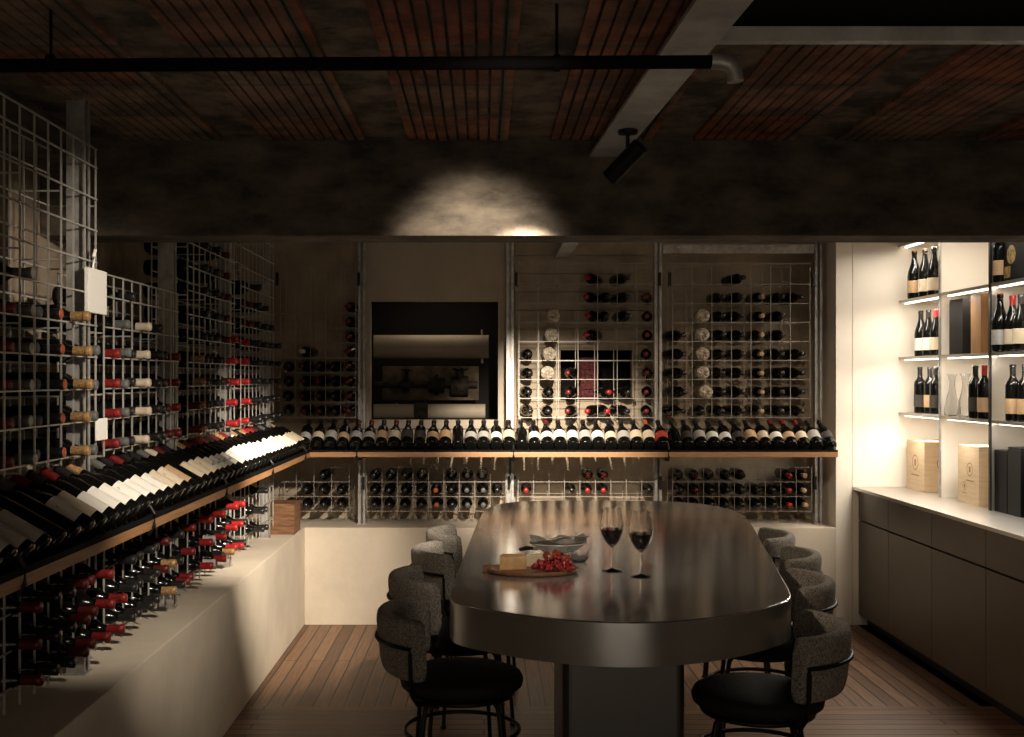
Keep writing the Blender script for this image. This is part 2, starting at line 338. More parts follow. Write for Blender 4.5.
# ------------------------------------------------------------------ bottles: shared meshes
SHAPES = {
 'bordeaux': [(0,0),(0.030,0),(0.0365,0.004),(0.0375,0.01),(0.0375,0.19),(0.034,0.206),(0.022,0.222),(0.0155,0.236),(0.0145,0.25),(0.0145,0.285),(0.0158,0.286),(0.0158,0.298),(0.012,0.30),(0,0.30)],
 'burgundy': [(0,0),(0.032,0),(0.039,0.004),(0.041,0.012),(0.041,0.145),(0.037,0.17),(0.028,0.20),(0.019,0.228),(0.0155,0.25),(0.0145,0.285),(0.0158,0.286),(0.0158,0.298),(0.012,0.30),(0,0.30)],
 'champagne': [(0,0),(0.034,0),(0.042,0.005),(0.0435,0.014),(0.0435,0.15),(0.039,0.18),(0.028,0.215),(0.019,0.245),(0.0165,0.27),(0.0155,0.29),(0.0175,0.295),(0.0175,0.312),(0.012,0.318),(0,0.318)],
}
_mc = {}
def glass_mesh(shape, mt='glass_dark', n=16):
    k = ('g', shape, mt)
    if k not in _mc:
        bm = bmesh.new(); bm_lathe(bm, SHAPES[shape], n); _mc[k] = mesh_of('wine_bottle', bm, mt)
    return _mc[k]
def cap_profile(shape):
    top = SHAPES[shape][-1][1]
    return [(0.0158, top-0.056), (0.0156, top-0.04), (0.0156, top-0.016), (0.0170, top-0.015), (0.0170, top-0.001), (0.0145, top+0.0015), (0, top+0.0018)]
def cap_mesh(shape, mt, tip=None):
    k = ('c', shape, mt, tip)
    if k not in _mc:
        bm = bmesh.new(); bm_lathe(bm, cap_profile(shape), 14, mis=[0, 0, 0, 0, 1, 1] if tip else None); _mc[k] = mesh_of('capsule', bm, [mt, tip] if tip else mt)
    return _mc[k]
def label_mesh(shape, mt, z0=0.045, z1=0.145):
    k = ('l', shape, mt, z0, z1)
    if k not in _mc:
        r = SHAPES[shape][4][0]+0.0008; bm = bmesh.new(); n = 18
        z1 = min(z1, SHAPES[shape][4][1]-0.002)
        a = [[bm.verts.new((r*math.cos(-PI*0.72+1.44*PI*i/n), r*math.sin(-PI*0.72+1.44*PI*i/n), z)) for i in range(n+1)] for z in (z0, z1)]
        for i in range(n):
            f = bm.faces.new((a[0][i], a[0][i+1], a[1][i+1], a[1][i])); f.smooth = True
        _mc[k] = mesh_of('label', bm, mt, recalc=False)
    return _mc[k]
BOT = []   # every wine bottle: dict(base, dir, shape, cap, tip, lab, face, text, group, wt)
def add_bottle(base, d, shape, cap, text, group, wt, tip=None, lab=None, face=(0, 0, 1), glass='glass_dark', cat='bottle', labz=(0.045, 0.145)):
    s_ = F/max(base[1], 1)
    BOT.append(dict(base=Vector(base), d=Vector(d).normalized(), shape=shape, cap=cap, tip=tip, lab=lab, face=Vector(face), text=text, group=group, wt=wt*s_*s_, glass=glass, cat=cat, labz=labz))
def bottle_matrix(b):
    zc = b['d']; xc = (b['face'] - zc*b['face'].dot(zc))
    xc = xc.normalized() if xc.length > 1e-4 else Vector((1, 0, 0))
    yc = zc.cross(xc)
    return Matrix.Translation(b['base']) @ Matrix((xc, yc, zc)).transposed().to_4x4()
CAPN = {'cap_red':'red-capped', 'cap_dark_red':'dark-red-capped', 'cap_bright_red':'bright-red-capped', 'cap_gold':'gold-capped', 'cap_black':'black-capped', 'cap_grey':'grey-capped', 'cap_white':'white-capped', 'cap_beige':'beige-capped', 'cap_orange':'orange-capped', 'cap_tan':'tan-capped'}
LABN = {'label_white':'white-labelled', 'label_cream':'cream-labelled', 'label_tan':'tan-labelled', 'label_grey':'grey-labelled', 'label_red':'red-labelled', 'label_pattern':'pattern-labelled', 'label_dark':'dark-labelled', None:'black unlabelled'}

# ------------------------------------------------------------------ left wall: uprights, wire racks
PXL = -1.375                                   # uprights
post_Y = [2.75, 3.83, 4.915, 5.99, 7.085]
def upright(name_lab, x, y, z0, z1, face, group):
    t_ = thing('rack_upright', name_lab, 'rack post', (x, y, z0), 0, group)
    bm = bmesh.new(); h = z1-z0
    if face == 'x':     # open channel facing +X
        bm_box(bm, -0.03, -0.026, -0.03, 0.03, 0, h); bm_box(bm, -0.026, 0.03, -0.03, -0.026, 0, h); bm_box(bm, -0.026, 0.03, 0.026, 0.03, 0, h)
        bm_box(bm, 0.027, 0.03, -0.026, -0.012, 0, h); bm_box(bm, 0.027, 0.03, 0.012, 0.026, 0, h)
    else:
        bm_box(bm, -0.025, 0.025, 0.026, 0.03, 0, h); bm_box(bm, -0.025, -0.021, -0.03, 0.026, 0, h); bm_box(bm, 0.021, 0.025, -0.03, 0.026, 0, h)
        bm_box(bm, -0.021, -0.008, -0.03, -0.027, 0, h); bm_box(bm, 0.008, 0.021, -0.03, -0.027, 0, h)
    obj('channel', bm, 'galvanised', t_)
    obj('foot_plate', boxes((-0.035, 0.035, -0.035, 0.035, 0, 0.008)), 'galvanised', t_)
    return t_
ptop = [2.598, 2.598, 2.85, 2.85, 2.85]
plab = ['galvanised steel upright at the near end of the left racks', 'tall galvanised upright carrying the white box beside the near left rack', 'galvanised upright between the second and third left racks', 'galvanised upright between the third and far left racks', 'galvanised upright in the far left corner by the back rack']
for y, zt, lb in zip(post_Y, ptop, plab): upright(lb, PXL, y, 0.65, zt, 'x', 'uprights along the left wall')

WR = 0.0026
def wire_y(bm, x, y0, y1, z, r=WR): bm_box(bm, x-r, x+r, y0, y1, z-r, z+r)
def wire_z(bm, x, y, z0, z1, r=WR): bm_box(bm, x-r, x+r, y-r, y+r, z0, z1)
def wire_x(bm, x0, x1, y, z, r=WR): bm_box(bm, x0, x1, y-r, y+r, z-r, z+r)
P = 0.106
panels = [('near left', 3.893-9*P, 2.44), ('second left', 3.978, 2.02), ('third left', 5.10, 2.60), ('far left', 6.215, 2.55)]
ROWZ = [1.415+0.1085*k for k in range(12)]
LROW = [0.795, 0.90, 1.005]
def left_rack(nm, y0, top, z0, rows, label, group):
    t_ = thing('wire_rack', label, 'wine rack', (0, 0, 0), 0, group); zs = [z-0.0195 for z in rows]
    while zs[-1]+0.1085 < top: zs.append(zs[-1]+0.1085)
    ztop = zs[-1]+0.003
    for part, x in (('front_grid', -1.338), ('back_grid', -1.50)):
        bm = bmesh.new()
        for k in range(10): wire_z(bm, x, y0+k*P, z0, top)
        dz = 0 if x > -1.4 else -0.021
        for z in zs: wire_y(bm, x+0.004, y0, y0+9*P, z+dz)
        wire_y(bm, x+0.004, y0, y0+9*P, top-0.004)
        if x < -1.4:
            for k in (0, 3, 6, 9):
                for z in zs[::2]: wire_x(bm, -1.50, -1.338, y0+k*P+0.004, z+dz)
        obj(part, bm, 'wire', t_)
    return t_
# spec of columns (0..8 counted from the near end): capsule, tip x, shape, rows
def L(cap, tipx=-1.29, rows=None, shape='bordeaux', tip=None): return dict(cap=cap, tipx=tipx, rows=rows, shape=shape, tip=tip)
R6 = [0,1,2,3,4]
upper = {
 'near left': [None, None, L('cap_red', -1.335, [0,1,2,3,4]), L('cap_grey', -1.32, [0,1,2,3,4,5], 'bordeaux', 'cap_white'), L('cap_grey', -1.345, R6), L('cap_black', -1.31, R6, 'bordeaux', 'cap_orange'), L('cap_gold', -1.262, R6), L('cap_grey', -1.28, [0,1,2,3]), None],
 'second left': [L('cap_red', -1.30, [0,1,2,3]), L('cap_grey', -1.30, [0,1,2,3,4]), L('cap_black', -1.31, [0,1,2,3,5]), L('cap_beige', -1.285, [0,1,2,3,4]), L('cap_black', -1.32, [0,1,2,3]), L('cap_black', -1.30, [0,1,2,3,4]), L('cap_black', -1.31, [0,1,2,3]), L('cap_dark_red', -1.32, [0,1]), L('cap_red', -1.31, [0,1,2,3])],
 'third left': [L('cap_dark_red', -1.29, [0,1]), L('cap_gold', -1.30, [0,1,2,3], 'bordeaux', 'cap_orange'), L('cap_black', -1.31, [0,1,2,3,4,5,6,7,8]), L('cap_black', -1.32, [0,1,2,3,4,5,6,7,8]), L('cap_black', -1.30, [0,1,2,3,4,5,6,7,8]), L('cap_black', -1.31, [0,1,2,3,5,6,7]), L('cap_dark_red', -1.30, [2,4,5,6,7,8]), L('cap_bright_red', -1.285, [0,1,2,3,4]), L('cap_black', -1.31, [0,1,2,3])],
 'far left': [L('cap_bright_red', -1.30, [0,1,2,3,4]), L('cap_dark_red', -1.30, [5,6]), L('cap_black', -1.28, [0,1,2,3,4,5,6,7]), L('cap_black', -1.30, [0,1,2,3,7]), L('cap_black', -1.28, [0,1,2,3,4,5,6]), L('cap_black', -1.30, [0,2,4]), L('cap_black', -1.28, [0,1,2,3,4,5]), L('cap_grey', -1.30, [4]), L('cap_black', -1.28, [0,1,2,3,4])],
}
lower = {
 'near left': [None, None, L('cap_dark_red', -1.25, [0,1,2]), L('cap_black', -1.24, [0,1,2]), L('cap_black', -1.235, [0,1,2]), L('cap_dark_red', -1.235, [0,1,2]), L('cap_dark_red', -1.25, [0,1,2]), L('cap_red', -1.23, [0,1,2]), L('cap_red', -1.22, [0,1])],
 'second left': [L('cap_black', -1.24, [0,1,2]), L('cap_black', -1.25, [0,1,2]), L('cap_black', -1.24, [0,1,2]), L('cap_black', -1.25, [0,1,2]), L('cap_dark_red', -1.24, [1,2]), L('cap_gold', -1.24, [0,1]), L('cap_black', -1.24, [0,1,2]), L('cap_red', -1.235, [0]), L('cap_red', -1.25, [0,1,2])],
 'third left': [L('cap_bright_red', -1.235, [0,1,2]), L('cap_white', -1.25, [0,1]), L('cap_bright_red', -1.23, [0,1,2]), L('cap_black', -1.26, [0,1,2]), L('cap_gold', -1.24, [0]), L('cap_bright_red', -1.24, [0,1,2]), L('cap_bright_red', -1.23, [0,1,2]), L('cap_black', -1.24, [0,1]), None],
 'far left': [None, L('cap_black', -1.24, [0,1]), L('cap_black', -1.24, [0,1,2]), None, None, None, None, None, None],
}
lname = {'near left': 'nearest left', 'second left': 'second left', 'third left': 'third left', 'far left': 'farthest left'}
for nm, y0, top in panels:
    left_rack(nm, y0, top, 1.375, ROWZ[:2], f'{lname[nm]} wire grid rack above the display shelf, its dark bottles lying neck out', 'wire racks above the left shelf')
    left_rack(nm, y0, 1.09, 0.71, LROW, f'{lname[nm]} low wire grid rack under the display shelf, standing over the white plinth', 'wire racks under the left shelf')
    for tier, spec, rz in (('upper', upper, ROWZ), ('lower', lower, LROW)):
        for c, L_ in enumerate(spec[nm]):
            if not L_: continue
            for k in L_['rows']:
                tipx = L_['tipx'] + random.uniform(-0.006, 0.006)
                y = y0+(c+0.5)*P + random.uniform(-0.004, 0.004)
                d = (1, random.uniform(-0.02, 0.02), random.uniform(-0.015, 0.01))
                add_bottle((tipx-0.30, y, rz[k]), d, L_['shape'], L_['cap'],
                    f"{CAPN[L_['cap']]} bottle in {lname[nm]} {tier} rack, {ordn(k+1)} row up, {ordn(c+1)} column from its near end",
                    f'bottles lying in the {tier} left racks', 0.013, L_['tip'])
# struts between the racks and the wall that carry them
for y, z in ((3.83, 2.3), (3.83, 1.35)):
    pass
o = thing('junction_box', 'white rectangular metal box fixed to the tall near left upright', 'electrical box', (-1.322, 3.875, 1.87))
obj('box_body', boxes((-0.008, 0.004, -0.115, 0.075, 0.0, 0.15)), 'white_paint', o, bevel=0.002)
bm = bmesh.new(); bm_tube(bm, [(0.0, -0.05, 0.15), (0.0, -0.05, 0.19), (0.004, -0.045, 0.215)], 0.006, 8); obj('clip', bm, 'white_paint', o)
o = tag(obj('cable_trunking', boxes((-1.332, -1.322, 3.87, 3.97, 1.435, 1.51)), 'white_paint', bevel=0.002), 'short pale plate on the left racks below the white box', 'electrical box')

# ------------------------------------------------------------------ display shelves
TH = math.radians(30)
SF = -1.125; SB = F/155.0          # front edges of the left and back shelves
ls = thing('display_shelf', 'long wooden display shelf along the left wall with a row of tilted bottles', 'shelf', (0, 0, 0))
obj('plank', boxes((-1.34, SF, 1.2, SB+0.37, 1.137, 1.170)), 'wood_edge', ls, bevel=0.003)
obj('front_rail', boxes((SF-0.004, SF+0.002, 1.2, SB, 1.170, 1.188), (SF-0.03, SF-0.004, 1.2, SB, 1.170, 1.174)), 'black_matte', ls)
def slope_board(a0, a1, b0, b1, alongy):
    bm = bmesh.new(); ps = [(a0, b0), (a0, b1), (a1, b1), (a1, b0)]; vs = []
    for dz in (0, -0.008):
        for a, b_ in ps:
            z = 1.174 if a == a0 else 1.174+abs(a1-a0)*math.tan(TH)
            vs.append(bm.verts.new((a, b_, z+dz) if alongy else (b_, a, z+dz)))
    for f in ((0,1,2,3),(7,6,5,4),(0,4,5,1),(1,5,6,2),(2,6,7,3),(3,7,4,0)): bm.faces.new([vs[i] for i in f])
    return bm
obj('sloping_board', slope_board(SF-0.045, SF-0.14, 1.2, SB+0.2, True), 'black_matte', ls)
bm = bmesh.new(); bm_tube(bm, [(SF-0.226, 1.2, 1.309), (SF-0.226, SB+0.2, 1.309)], 0.004, 8); obj('neck_rail', bm, 'black_metal', ls)
obj('back_rail', boxes((-1.60, -1.575, 1.2, 7.6, 1.28, 1.37)), 'plaster_left', ls)
for y in post_Y:
    bm = bmesh.new(); bm_tube(bm, [(SF-0.01, y, 1.22), (SF+0.008, y, 1.19), (SF+0.008, y, 1.15), (SF-0.01, y, 1.12)], 0.006, 8); obj('bracket', bm, 'black_metal', ls)
    obj('support_arm', boxes((-1.34, SF-0.06, y-0.012, y+0.012, 1.112, 1.137)), 'black_metal', ls)
bs = thing('display_shelf', 'wooden display shelf across the back wall with a row of tilted bottles', 'shelf', (0, 0, 0))
obj('plank', boxes((SF, 2.285, SB, SB+0.30, 1.139, 1.172)), 'wood_edge', bs, bevel=0.003)
obj('front_rail', boxes((SF, 2.285, SB+0.002, SB+0.008, 1.172, 1.186)), 'black_matte', bs)
obj('sloping_board', slope_board(SB+0.045, SB+0.13, SF+0.002, 2.28, False), 'black_matte', bs)
bm = bmesh.new(); bm_tube(bm, [(SF+0.002, SB+0.226, 1.311), (2.28, SB+0.226, 1.311)], 0.003, 8); obj('neck_rail', bm, 'black_metal', bs)
BP = [-0.835, 0.178, 1.19, 2.285]
for x in (-0.82, 0.19, 1.19):
    bm = bmesh.new(); bm_tube(bm, [(x, SB+0.01, 1.22), (x, SB-0.008, 1.19), (x, SB-0.008, 1.14), (x, SB+0.01, 1.115)], 0.008, 8); obj('bracket', bm, 'black_metal', bs)
    obj('support_arm', boxes((x-0.012, x+0.012, SB+0.06, 7.71, 1.11, 1.139)), 'black_metal', bs)

pitch = 0.0955
# left row: from near to corner
def left_label(y):
    if y < 3.0: return 'label_grey', (0.03, 0.155)
    if y < 3.13: return None, (0, 0)
    if y < 3.24: return 'label_white', (0.05, 0.15)
    if y < 3.34: return 'label_dark', (0.05, 0.13)
    if y < 3.45: return 'label_cream', (0.045, 0.165)
    if y < 4.15: return 'label_white', (0.045, random.choice((0.14, 0.145, 0.15)))
    if y < 4.35: return 'label_cream', (0.045, 0.15)
    if y < 4.45: return 'label_tan', (0.045, 0.155)
    if y < 4.62: return None, (0, 0)
    if y < 4.9: return 'label_cream', (0.045, 0.15)
    if y < 5.35: return 'label_pattern', (0.05, 0.14)
    if y < 7.0: return 'label_white', (0.04, random.choice((0.14, 0.15, 0.16)))
    return 'label_cream', (0.05, 0.15)
lcap = ['cap_black','cap_dark_red','cap_grey','cap_red','cap_black','cap_red','cap_black','cap_gold','cap_black','cap_grey','cap_black','cap_red','cap_black','cap_black','cap_grey','cap_beige','cap_dark_red','cap_black','cap_black','cap_gold','cap_dark_red','cap_dark_red','cap_red','cap_dark_red','cap_black','cap_dark_red','cap_gold','cap_red','cap_white','cap_gold','cap_black','cap_gold','cap_bright_red','cap_bright_red','cap_dark_red','cap_black','cap_grey','cap_black','cap_black','cap_tan']
ys = []
for py in [2.75-1.085]+post_Y: ys += [py+0.0542+0.1085*k for k in range(10)]
ys = [y for y in ys if 2.6 < y < 7.28]
for i, y in enumerate(ys):
    lab, lz = left_label(y); n = len(ys)-i
    cp = lcap[(i-3) % len(lcap)]
    adj = {'label_white':'white', 'label_cream':'cream', 'label_tan':'tan', 'label_grey':'grey', 'label_pattern':'patterned', 'label_dark':'dark', None:'no visible'}[lab]
    add_bottle((SF-0.008, y, 1.207), (-math.cos(TH), random.uniform(-0.012, 0.012), math.sin(TH)), 'bordeaux' if i % 5 else 'burgundy', cp,
        f"tilted bottle with {adj} label on the left display shelf, {ordn(n)} out from the corner", 'bottles on the left display shelf', 0.03, None, lab, (0.5, 0, 0.86), labz=(lz[0]-0.008, lz[1]-0.012))
# back row left to right, pixel-counted labels
g_, c_, t__, w_, d_, r_ = 'label_grey', 'label_cream', 'label_tan', 'label_white', 'label_dark', 'label_red'
blab = [g_, c_, g_, t__, g_, g_, t__, c_, d_, d_, t__, t__, None, g_, g_, w_, c_, None, w_, w_, w_, w_, g_, w_, c_, g_, c_, c_, r_, None, d_, g_, w_, w_, d_, t__, c_, w_, t__, c_, g_, d_]
nb = len(blab); x0, x1 = (303-484)/155.0, (833-484)/155.0-0.01
for i in range(nb):
    x = x0+(x1-x0)*i/(nb-1); lab = blab[i]
    cp = 'cap_red' if i in (4, 5, 7, 19, 37, 38, 39) else 'cap_black'
    if i == 27: cp = 'cap_orange'
    adj = {'label_white':'white', 'label_cream':'cream', 'label_tan':'tan', 'label_grey':'grey', 'label_red':'red', 'label_pattern':'patterned', 'label_dark':'dark', None:'no visible'}[lab]
    add_bottle((x, SB+0.012, 1.209), (random.uniform(-0.01, 0.01), math.cos(TH), math.sin(TH)), 'burgundy' if i % 3 else 'bordeaux', cp,
        f"tilted bottle with {adj} label on the back display shelf, {ordn(i+1)} from its left end", 'bottles on the back display shelf', 0.02, None, lab, (0, -0.5, 0.86), labz=(0.055, 0.055+random.uniform(0.06, 0.085)))

# ------------------------------------------------------------------ back wall uprights and racks
blabs = ['galvanised upright at the left side of the plant room opening', 'brightly lit galvanised upright right of the plant room opening', 'galvanised upright between the two right-hand back racks', 'galvanised upright at the right end of the back racks']
for x, lb in zip(BP, blabs): upright(lb, x, 7.745, 0.65, 2.85, 'y', 'uprights along the back wall')
tag(obj('steel_channel', boxes((1.22, 2.25, 7.70, 7.73, 2.50, 2.56)), 'galvanised'), 'short galvanised cross channel above the right back rack', 'steel channel')
tag(obj('steel_channel', boxes((0.50, 0.60, 7.2, 8.03, 2.50, 2.56)), 'beam_steel'), 'stub of grey steel channel above the middle back rack, running into the wall', 'steel channel')
def back_rack(x0, nc, p, zs, ztop, zbot, label, group):
    t_ = thing('wire_rack', label, 'wine rack', (0, 0, 0), 0, group)
    for part, y in (('front_grid', 7.715), ('back_grid', 7.93)):
        bm = bmesh.new()
        for k in range(nc+1): wire_z(bm, x0+k*p, y, zbot, ztop, 0.0019)
        for z in zs+[ztop]: wire_x(bm, x0, x0+nc*p, y-0.004, z, 0.0019)
        if y > 7.8:
            for k in range(nc+1):
                for z in (zs[0], zs[-1]): bm_box(bm, x0+k*p-0.002, x0+k*p+0.002, 7.715, 7.93, z-0.002, z+0.002)
        obj(part, bm, 'wire_back', t_)
    for xb in (x0-0.03, x0+nc*p+0.012): obj('fixing_bracket', boxes((xb, xb+0.018, 7.70, 7.725, ztop-0.15, ztop-0.06)), 'black_metal', t_)
def X(px, s=146.0): return (px-484)/s
UZ = [1.424+0.130*k for k in range(8)]
UZ1 = [1.424+0.102*k for k in range(8)]
LZ = [0.785, 0.885, 0.985]
racks = [   # key, x0, cols, pitch, row z, top, bottom, label
 ('back left', X(281), 5, 0.103, UZ1, 2.43, 1.375, 'narrow wire rack on the back wall left of the plant room opening', 'wire racks above the back shelf'),
 ('back middle', X(519), 7, 0.134, UZ, 2.43, 1.375, 'wire rack right of the plant room opening, with wrapped pale bottles', 'wire racks above the back shelf'),
 ('back right', X(672), 7, 0.134, UZ, 2.43, 1.375, 'rightmost wire rack on the back wall, nearly full of dark bottles', 'wire racks above the back shelf'),
 ('low back left', X(262), 5, 0.12, LZ, 1.04, 0.735, 'low wire rack under the back shelf behind the wooden crate', 'wire racks under the back shelf'),
 ('low back centre', X(367), 9, 0.1055, LZ, 1.04, 0.735, 'low wire rack under the back shelf, below the plant room opening', 'wire racks under the back shelf'),
 ('low back middle', X(518), 9, 0.1055, LZ, 1.04, 0.735, 'low mostly empty wire rack under the back shelf, behind the table', 'wire racks under the back shelf'),
 ('low back right', X(672), 9, 0.1055, LZ, 1.04, 0.735, 'low rightmost wire rack under the back shelf', 'wire racks under the back shelf'),
]
fill = {
 'back left': {0:[0,1,2,3], 1:[0,1,2,3,4], 2:[0,1,2,3], 3:[0,1,2,3], 4:range(8)},
 'back middle': {0:[0,1,2,3], 1:[0,1], 2:[0,1,2], 3:[0,4,5,6,7], 4:[0,1,5,6], 5:[0,1,5,6,7], 6:range(7)},
 'back right': {0:range(5), 1:[0], 2:range(7), 3:range(8), 4:range(7), 5:range(7), 6:[0,1,2,3,6]},
 'low back left': {1:[0], 2:[0,1], 3:[0,1,2], 4:[0,1]},
 'low back centre': {0:[0,1,2], 1:[0,1,2], 2:[0,1,2], 3:[0,1,2], 4:[0,1], 5:[0,1,2], 6:[0,1,2], 7:[0,1,2], 8:[1]},
 'low back middle': {0:[1], 3:[1], 4:[1,2], 5:[1,2], 8:[1]},
 'low back right': {0:[0,1,2], 1:[0,1,2], 2:[0,1,2], 3:[0,1,2], 4:[0,1,2], 5:[0,1], 6:[0,1], 7:[0,1,2], 8:[0,1,2]},
}
bcapsel = {'back left': {0:'cap_black',1:'cap_dark_red',2:'cap_dark_red',3:'cap_black',4:'cap_red'},
 'back middle': {0:'cap_black',1:'cap_black',2:'cap_red',3:'cap_bright_red',4:'cap_black',5:'cap_black',6:'cap_red'},
 'back right': {4:'cap_tan'}, 'low back left': {}, 'low back centre': {4:'cap_orange',6:'cap_grey',7:'cap_grey'},
 'low back middle': {0:'cap_bright_red',4:'cap_bright_red',5:'cap_bright_red'}, 'low back right': {1:'cap_dark_red',7:'cap_bright_red',8:'cap_tan'}}
byaw = {'back left': {0:-0.1,1:0.12,2:0.12,3:0.1,4:0.12}, 'back middle': {0:-.1,1:0.0,2:0.2,3:0.35,4:-0.15,5:-0.2,6:0.15}, 'back right': {0:-0.25,2:-.1,3:-.2,4:-.05,5:-.1,6:-.25}}
for key, x0r, nc, p, zs, zt, zb, lb, grp in racks:
    zz = [z-0.044 for z in zs]
    back_rack(x0r, nc, p, zz, zt, zb, lb, grp)
    for c_, rows in fill[key].items():
        for k in rows:
            cap = bcapsel[key].get(c_, 'cap_black'); 
            if key == 'back left' and c_ == 1 and k == 4: cap = 'cap_white'
            if key == 'back middle' and c_ == 4 and k < 2: cap = 'cap_bright_red'
            yaw = byaw.get(key, {}).get(c_, 0)+random.uniform(-0.04, 0.04)
            x = x0r+(c_+0.5)*p+random.uniform(-0.006, 0.006)
            d = Vector((-math.sin(yaw), -math.cos(yaw), random.uniform(-0.01, 0.01)))
            base = Vector((x, 7.72, zs[k]))-d*0.26
            base.y = min(base.y, 8.005)
            add_bottle(base, d, 'burgundy' if (c_+k) % 4 == 0 else 'bordeaux', cap,
                f"{CAPN[cap]} bottle in the {key} rack, {ordn(k+1)} row up, {ordn(c_+1)} column from left", 'bottles lying in the back wall racks', 0.0062)
# paper-wrapped bottles
def wrapped(x, z, lb):
    t_ = thing('wrapped_bottle', lb, 'bottle', (x, 7.69, z), 0, 'bottles wrapped in pale paper')
    bm = bmesh.new(); pr = [(0.0, 0.0), (0.03, 0.0), (0.045, 0.01), (0.047, 0.09), (0.046, 0.19), (0.03, 0.24), (0.022, 0.29), (0.0, 0.295)]
    bm_lathe(bm, pr, 18)
    rr = random.Random(int(z*1000)+int(x*100))
    for v in bm.verts: v.co += Vector((rr.uniform(-.004, .004), rr.uniform(-.004, .004), 0)); v.co = Vector((v.co.x, v.co.z, v.co.y))
    obj('bottle_body', bm, 'paper_wrap', t_)
    bm = bmesh.new()
    for q in range(7):
        a = q*0.9; bm_tube(bm, [(0.012*math.cos(a), 0.004, 0.012*math.sin(a)), (0.034*math.cos(a+.5), -0.008, 0.034*math.sin(a+.5))], [0.009, 0.004], 6)
    obj('twisted_paper', bm, 'paper_wrap', t_)
rn = ['lowest','second lowest','middle','second highest','topmost']
for i, z in enumerate([UZ[k] for k in (1,2,3,4,5)]): wrapped(X(702)+(0.02 if i == 0 else 0), z, f'pale paper-wrapped bottle in the back right rack, {rn[i]} of its column')
rn4 = ['lowest','second lowest','second highest','topmost']
for i, z in enumerate([UZ[k] for k in (2,3,4,5)]): wrapped(X(547)+i*0.014, z, f'pale paper-wrapped bottle in the back middle rack, {rn4[i]} of its column')

# ------------------------------------------------------------------ plant room behind the opening
def xtube(bm, x0, x1, y, z, r, n=24): bm_tube(bm, [(x0, y, z), (x1, y, z)], r, n)
o = thing('large_pipe', 'thick pale upper pipe inside the plant room opening', 'pipe', (0, 8.5, 1.885))
bm = bmesh.new(); xtube(bm, -0.90, 0.035, 0, 0, 0.088); obj('pipe_run', bm, 'pipe_white', o)
bm = bmesh.new(); xtube(bm, -0.02, -0.008, 0, 0, 0.092); bm_tube(bm, [(-0.014, -0.02, 0.09), (-0.014, -0.02, 0.13)], 0.008, 8); bm_tube(bm, [(-0.014, -0.02, -0.09), (-0.014, -0.02, -0.125)], 0.01, 8); obj('clamp', bm, 'pipe_white', o)
o = thing('large_pipe', 'thinner pale lower pipe with a black coupling inside the plant room opening', 'pipe', (0, 8.42, 1.402))
bm = bmesh.new(); xtube(bm, -0.90, -0.51, 0, 0, 0.055); xtube(bm, -0.42, 0.01, 0, 0, 0.055); obj('pipe_run', bm, 'pipe_white', o)
bm = bmesh.new(); xtube(bm, -0.52, -0.415, 0, 0, 0.066); xtube(bm, -0.50, -0.485, 0, 0, 0.072); xtube(bm, -0.445, -0.43, 0, 0, 0.072); obj('coupling', bm, 'machine', o)
bm = bmesh.new(); xtube(bm, -0.66, -0.645, 0, 0, 0.06); obj('collar', bm, 'pipe_white', o)
o = thing('pump_assembly', 'dark pump and valves between the two pale pipes in the opening', 'pump', (0, 8.62, 1.62))
obj('back_plate', boxes((-0.78, -0.04, 0.04, 0.06, -0.14, 0.12)), 'machine_plate', o, bevel=0.003)
bm = bmesh.new(); xtube(bm, -0.91, -0.05, 0, -0.02, 0.025, 12); xtube(bm, -0.42, -0.30, 0, -0.02, 0.06); xtube(bm, -0.37, -0.35, 0, -0.02, 0.08); xtube(bm, -0.25, -0.12, -0.02, -0.03, 0.075)
xtube(bm, -0.62, -0.57, 0, -0.02, 0.05)
bm_tube(bm, [(-0.185, -0.02, 0.03), (-0.185, -0.02, 0.085)], 0.03, 12); bm_tube(bm, [(-0.59, 0, 0.0), (-0.59, 0, 0.09)], 0.012, 8); bm_ring(bm, (-0.59, 0, 0.09), 0.035, 0.007, 20, 6)
for a in range(6): bm_tube(bm, [(-0.185, -0.02, 0.085), (-0.185+0.06*math.cos(a), -0.02+0.06*math.sin(a), 0.10)], 0.008, 6)
obj('valve_body', bm, 'machine', o)
o = thing('poster_card', 'dark red printed card in the small opening behind the back middle rack', 'card', (0, 8.3, 1.49))
obj('card', boxes((0.69, 0.83, 0, 0.012, 0, 0.31)), 'red_card', o)
obj('prop', boxes((0.72, 0.80, 0.012, 0.05, -0.4, 0.2)), 'machine', o)
o = tag(obj('storage_bench', boxes((0.35, 1.15, 8.2, 8.6, 1.02, 1.12)), 'machine'), 'dark ledge inside the small opening behind the back middle rack', 'shelf')

# ------------------------------------------------------------------ wooden crate in the corner
o = thing('wooden_crate', 'small reddish brown wooden wine crate on the plinth in the left corner', 'crate', (-1.31, 7.33, 0.65))
bm = boxes((-0.10, 0.10, -0.12, -0.108, 0.0, 0.185), (-0.10, 0.10, 0.108, 0.12, 0.0, 0.185), (-0.10, -0.088, -0.108, 0.108, 0, 0.185), (0.088, 0.10, -0.108, 0.108, 0, 0.185), (-0.088, 0.088, -0.108, 0.108, 0, 0.012))
obj('crate_body', bm, 'crate_wood', o, bevel=0.0015)
for z in (0.058, 0.12): obj('slat_strip', boxes((-0.104, 0.104, -0.125, -0.12, z, z+0.008)), 'crate_wood', o)
obj('lid', boxes((-0.102, 0.102, -0.122, 0.122, 0.186, 0.197)), 'crate_wood', o)

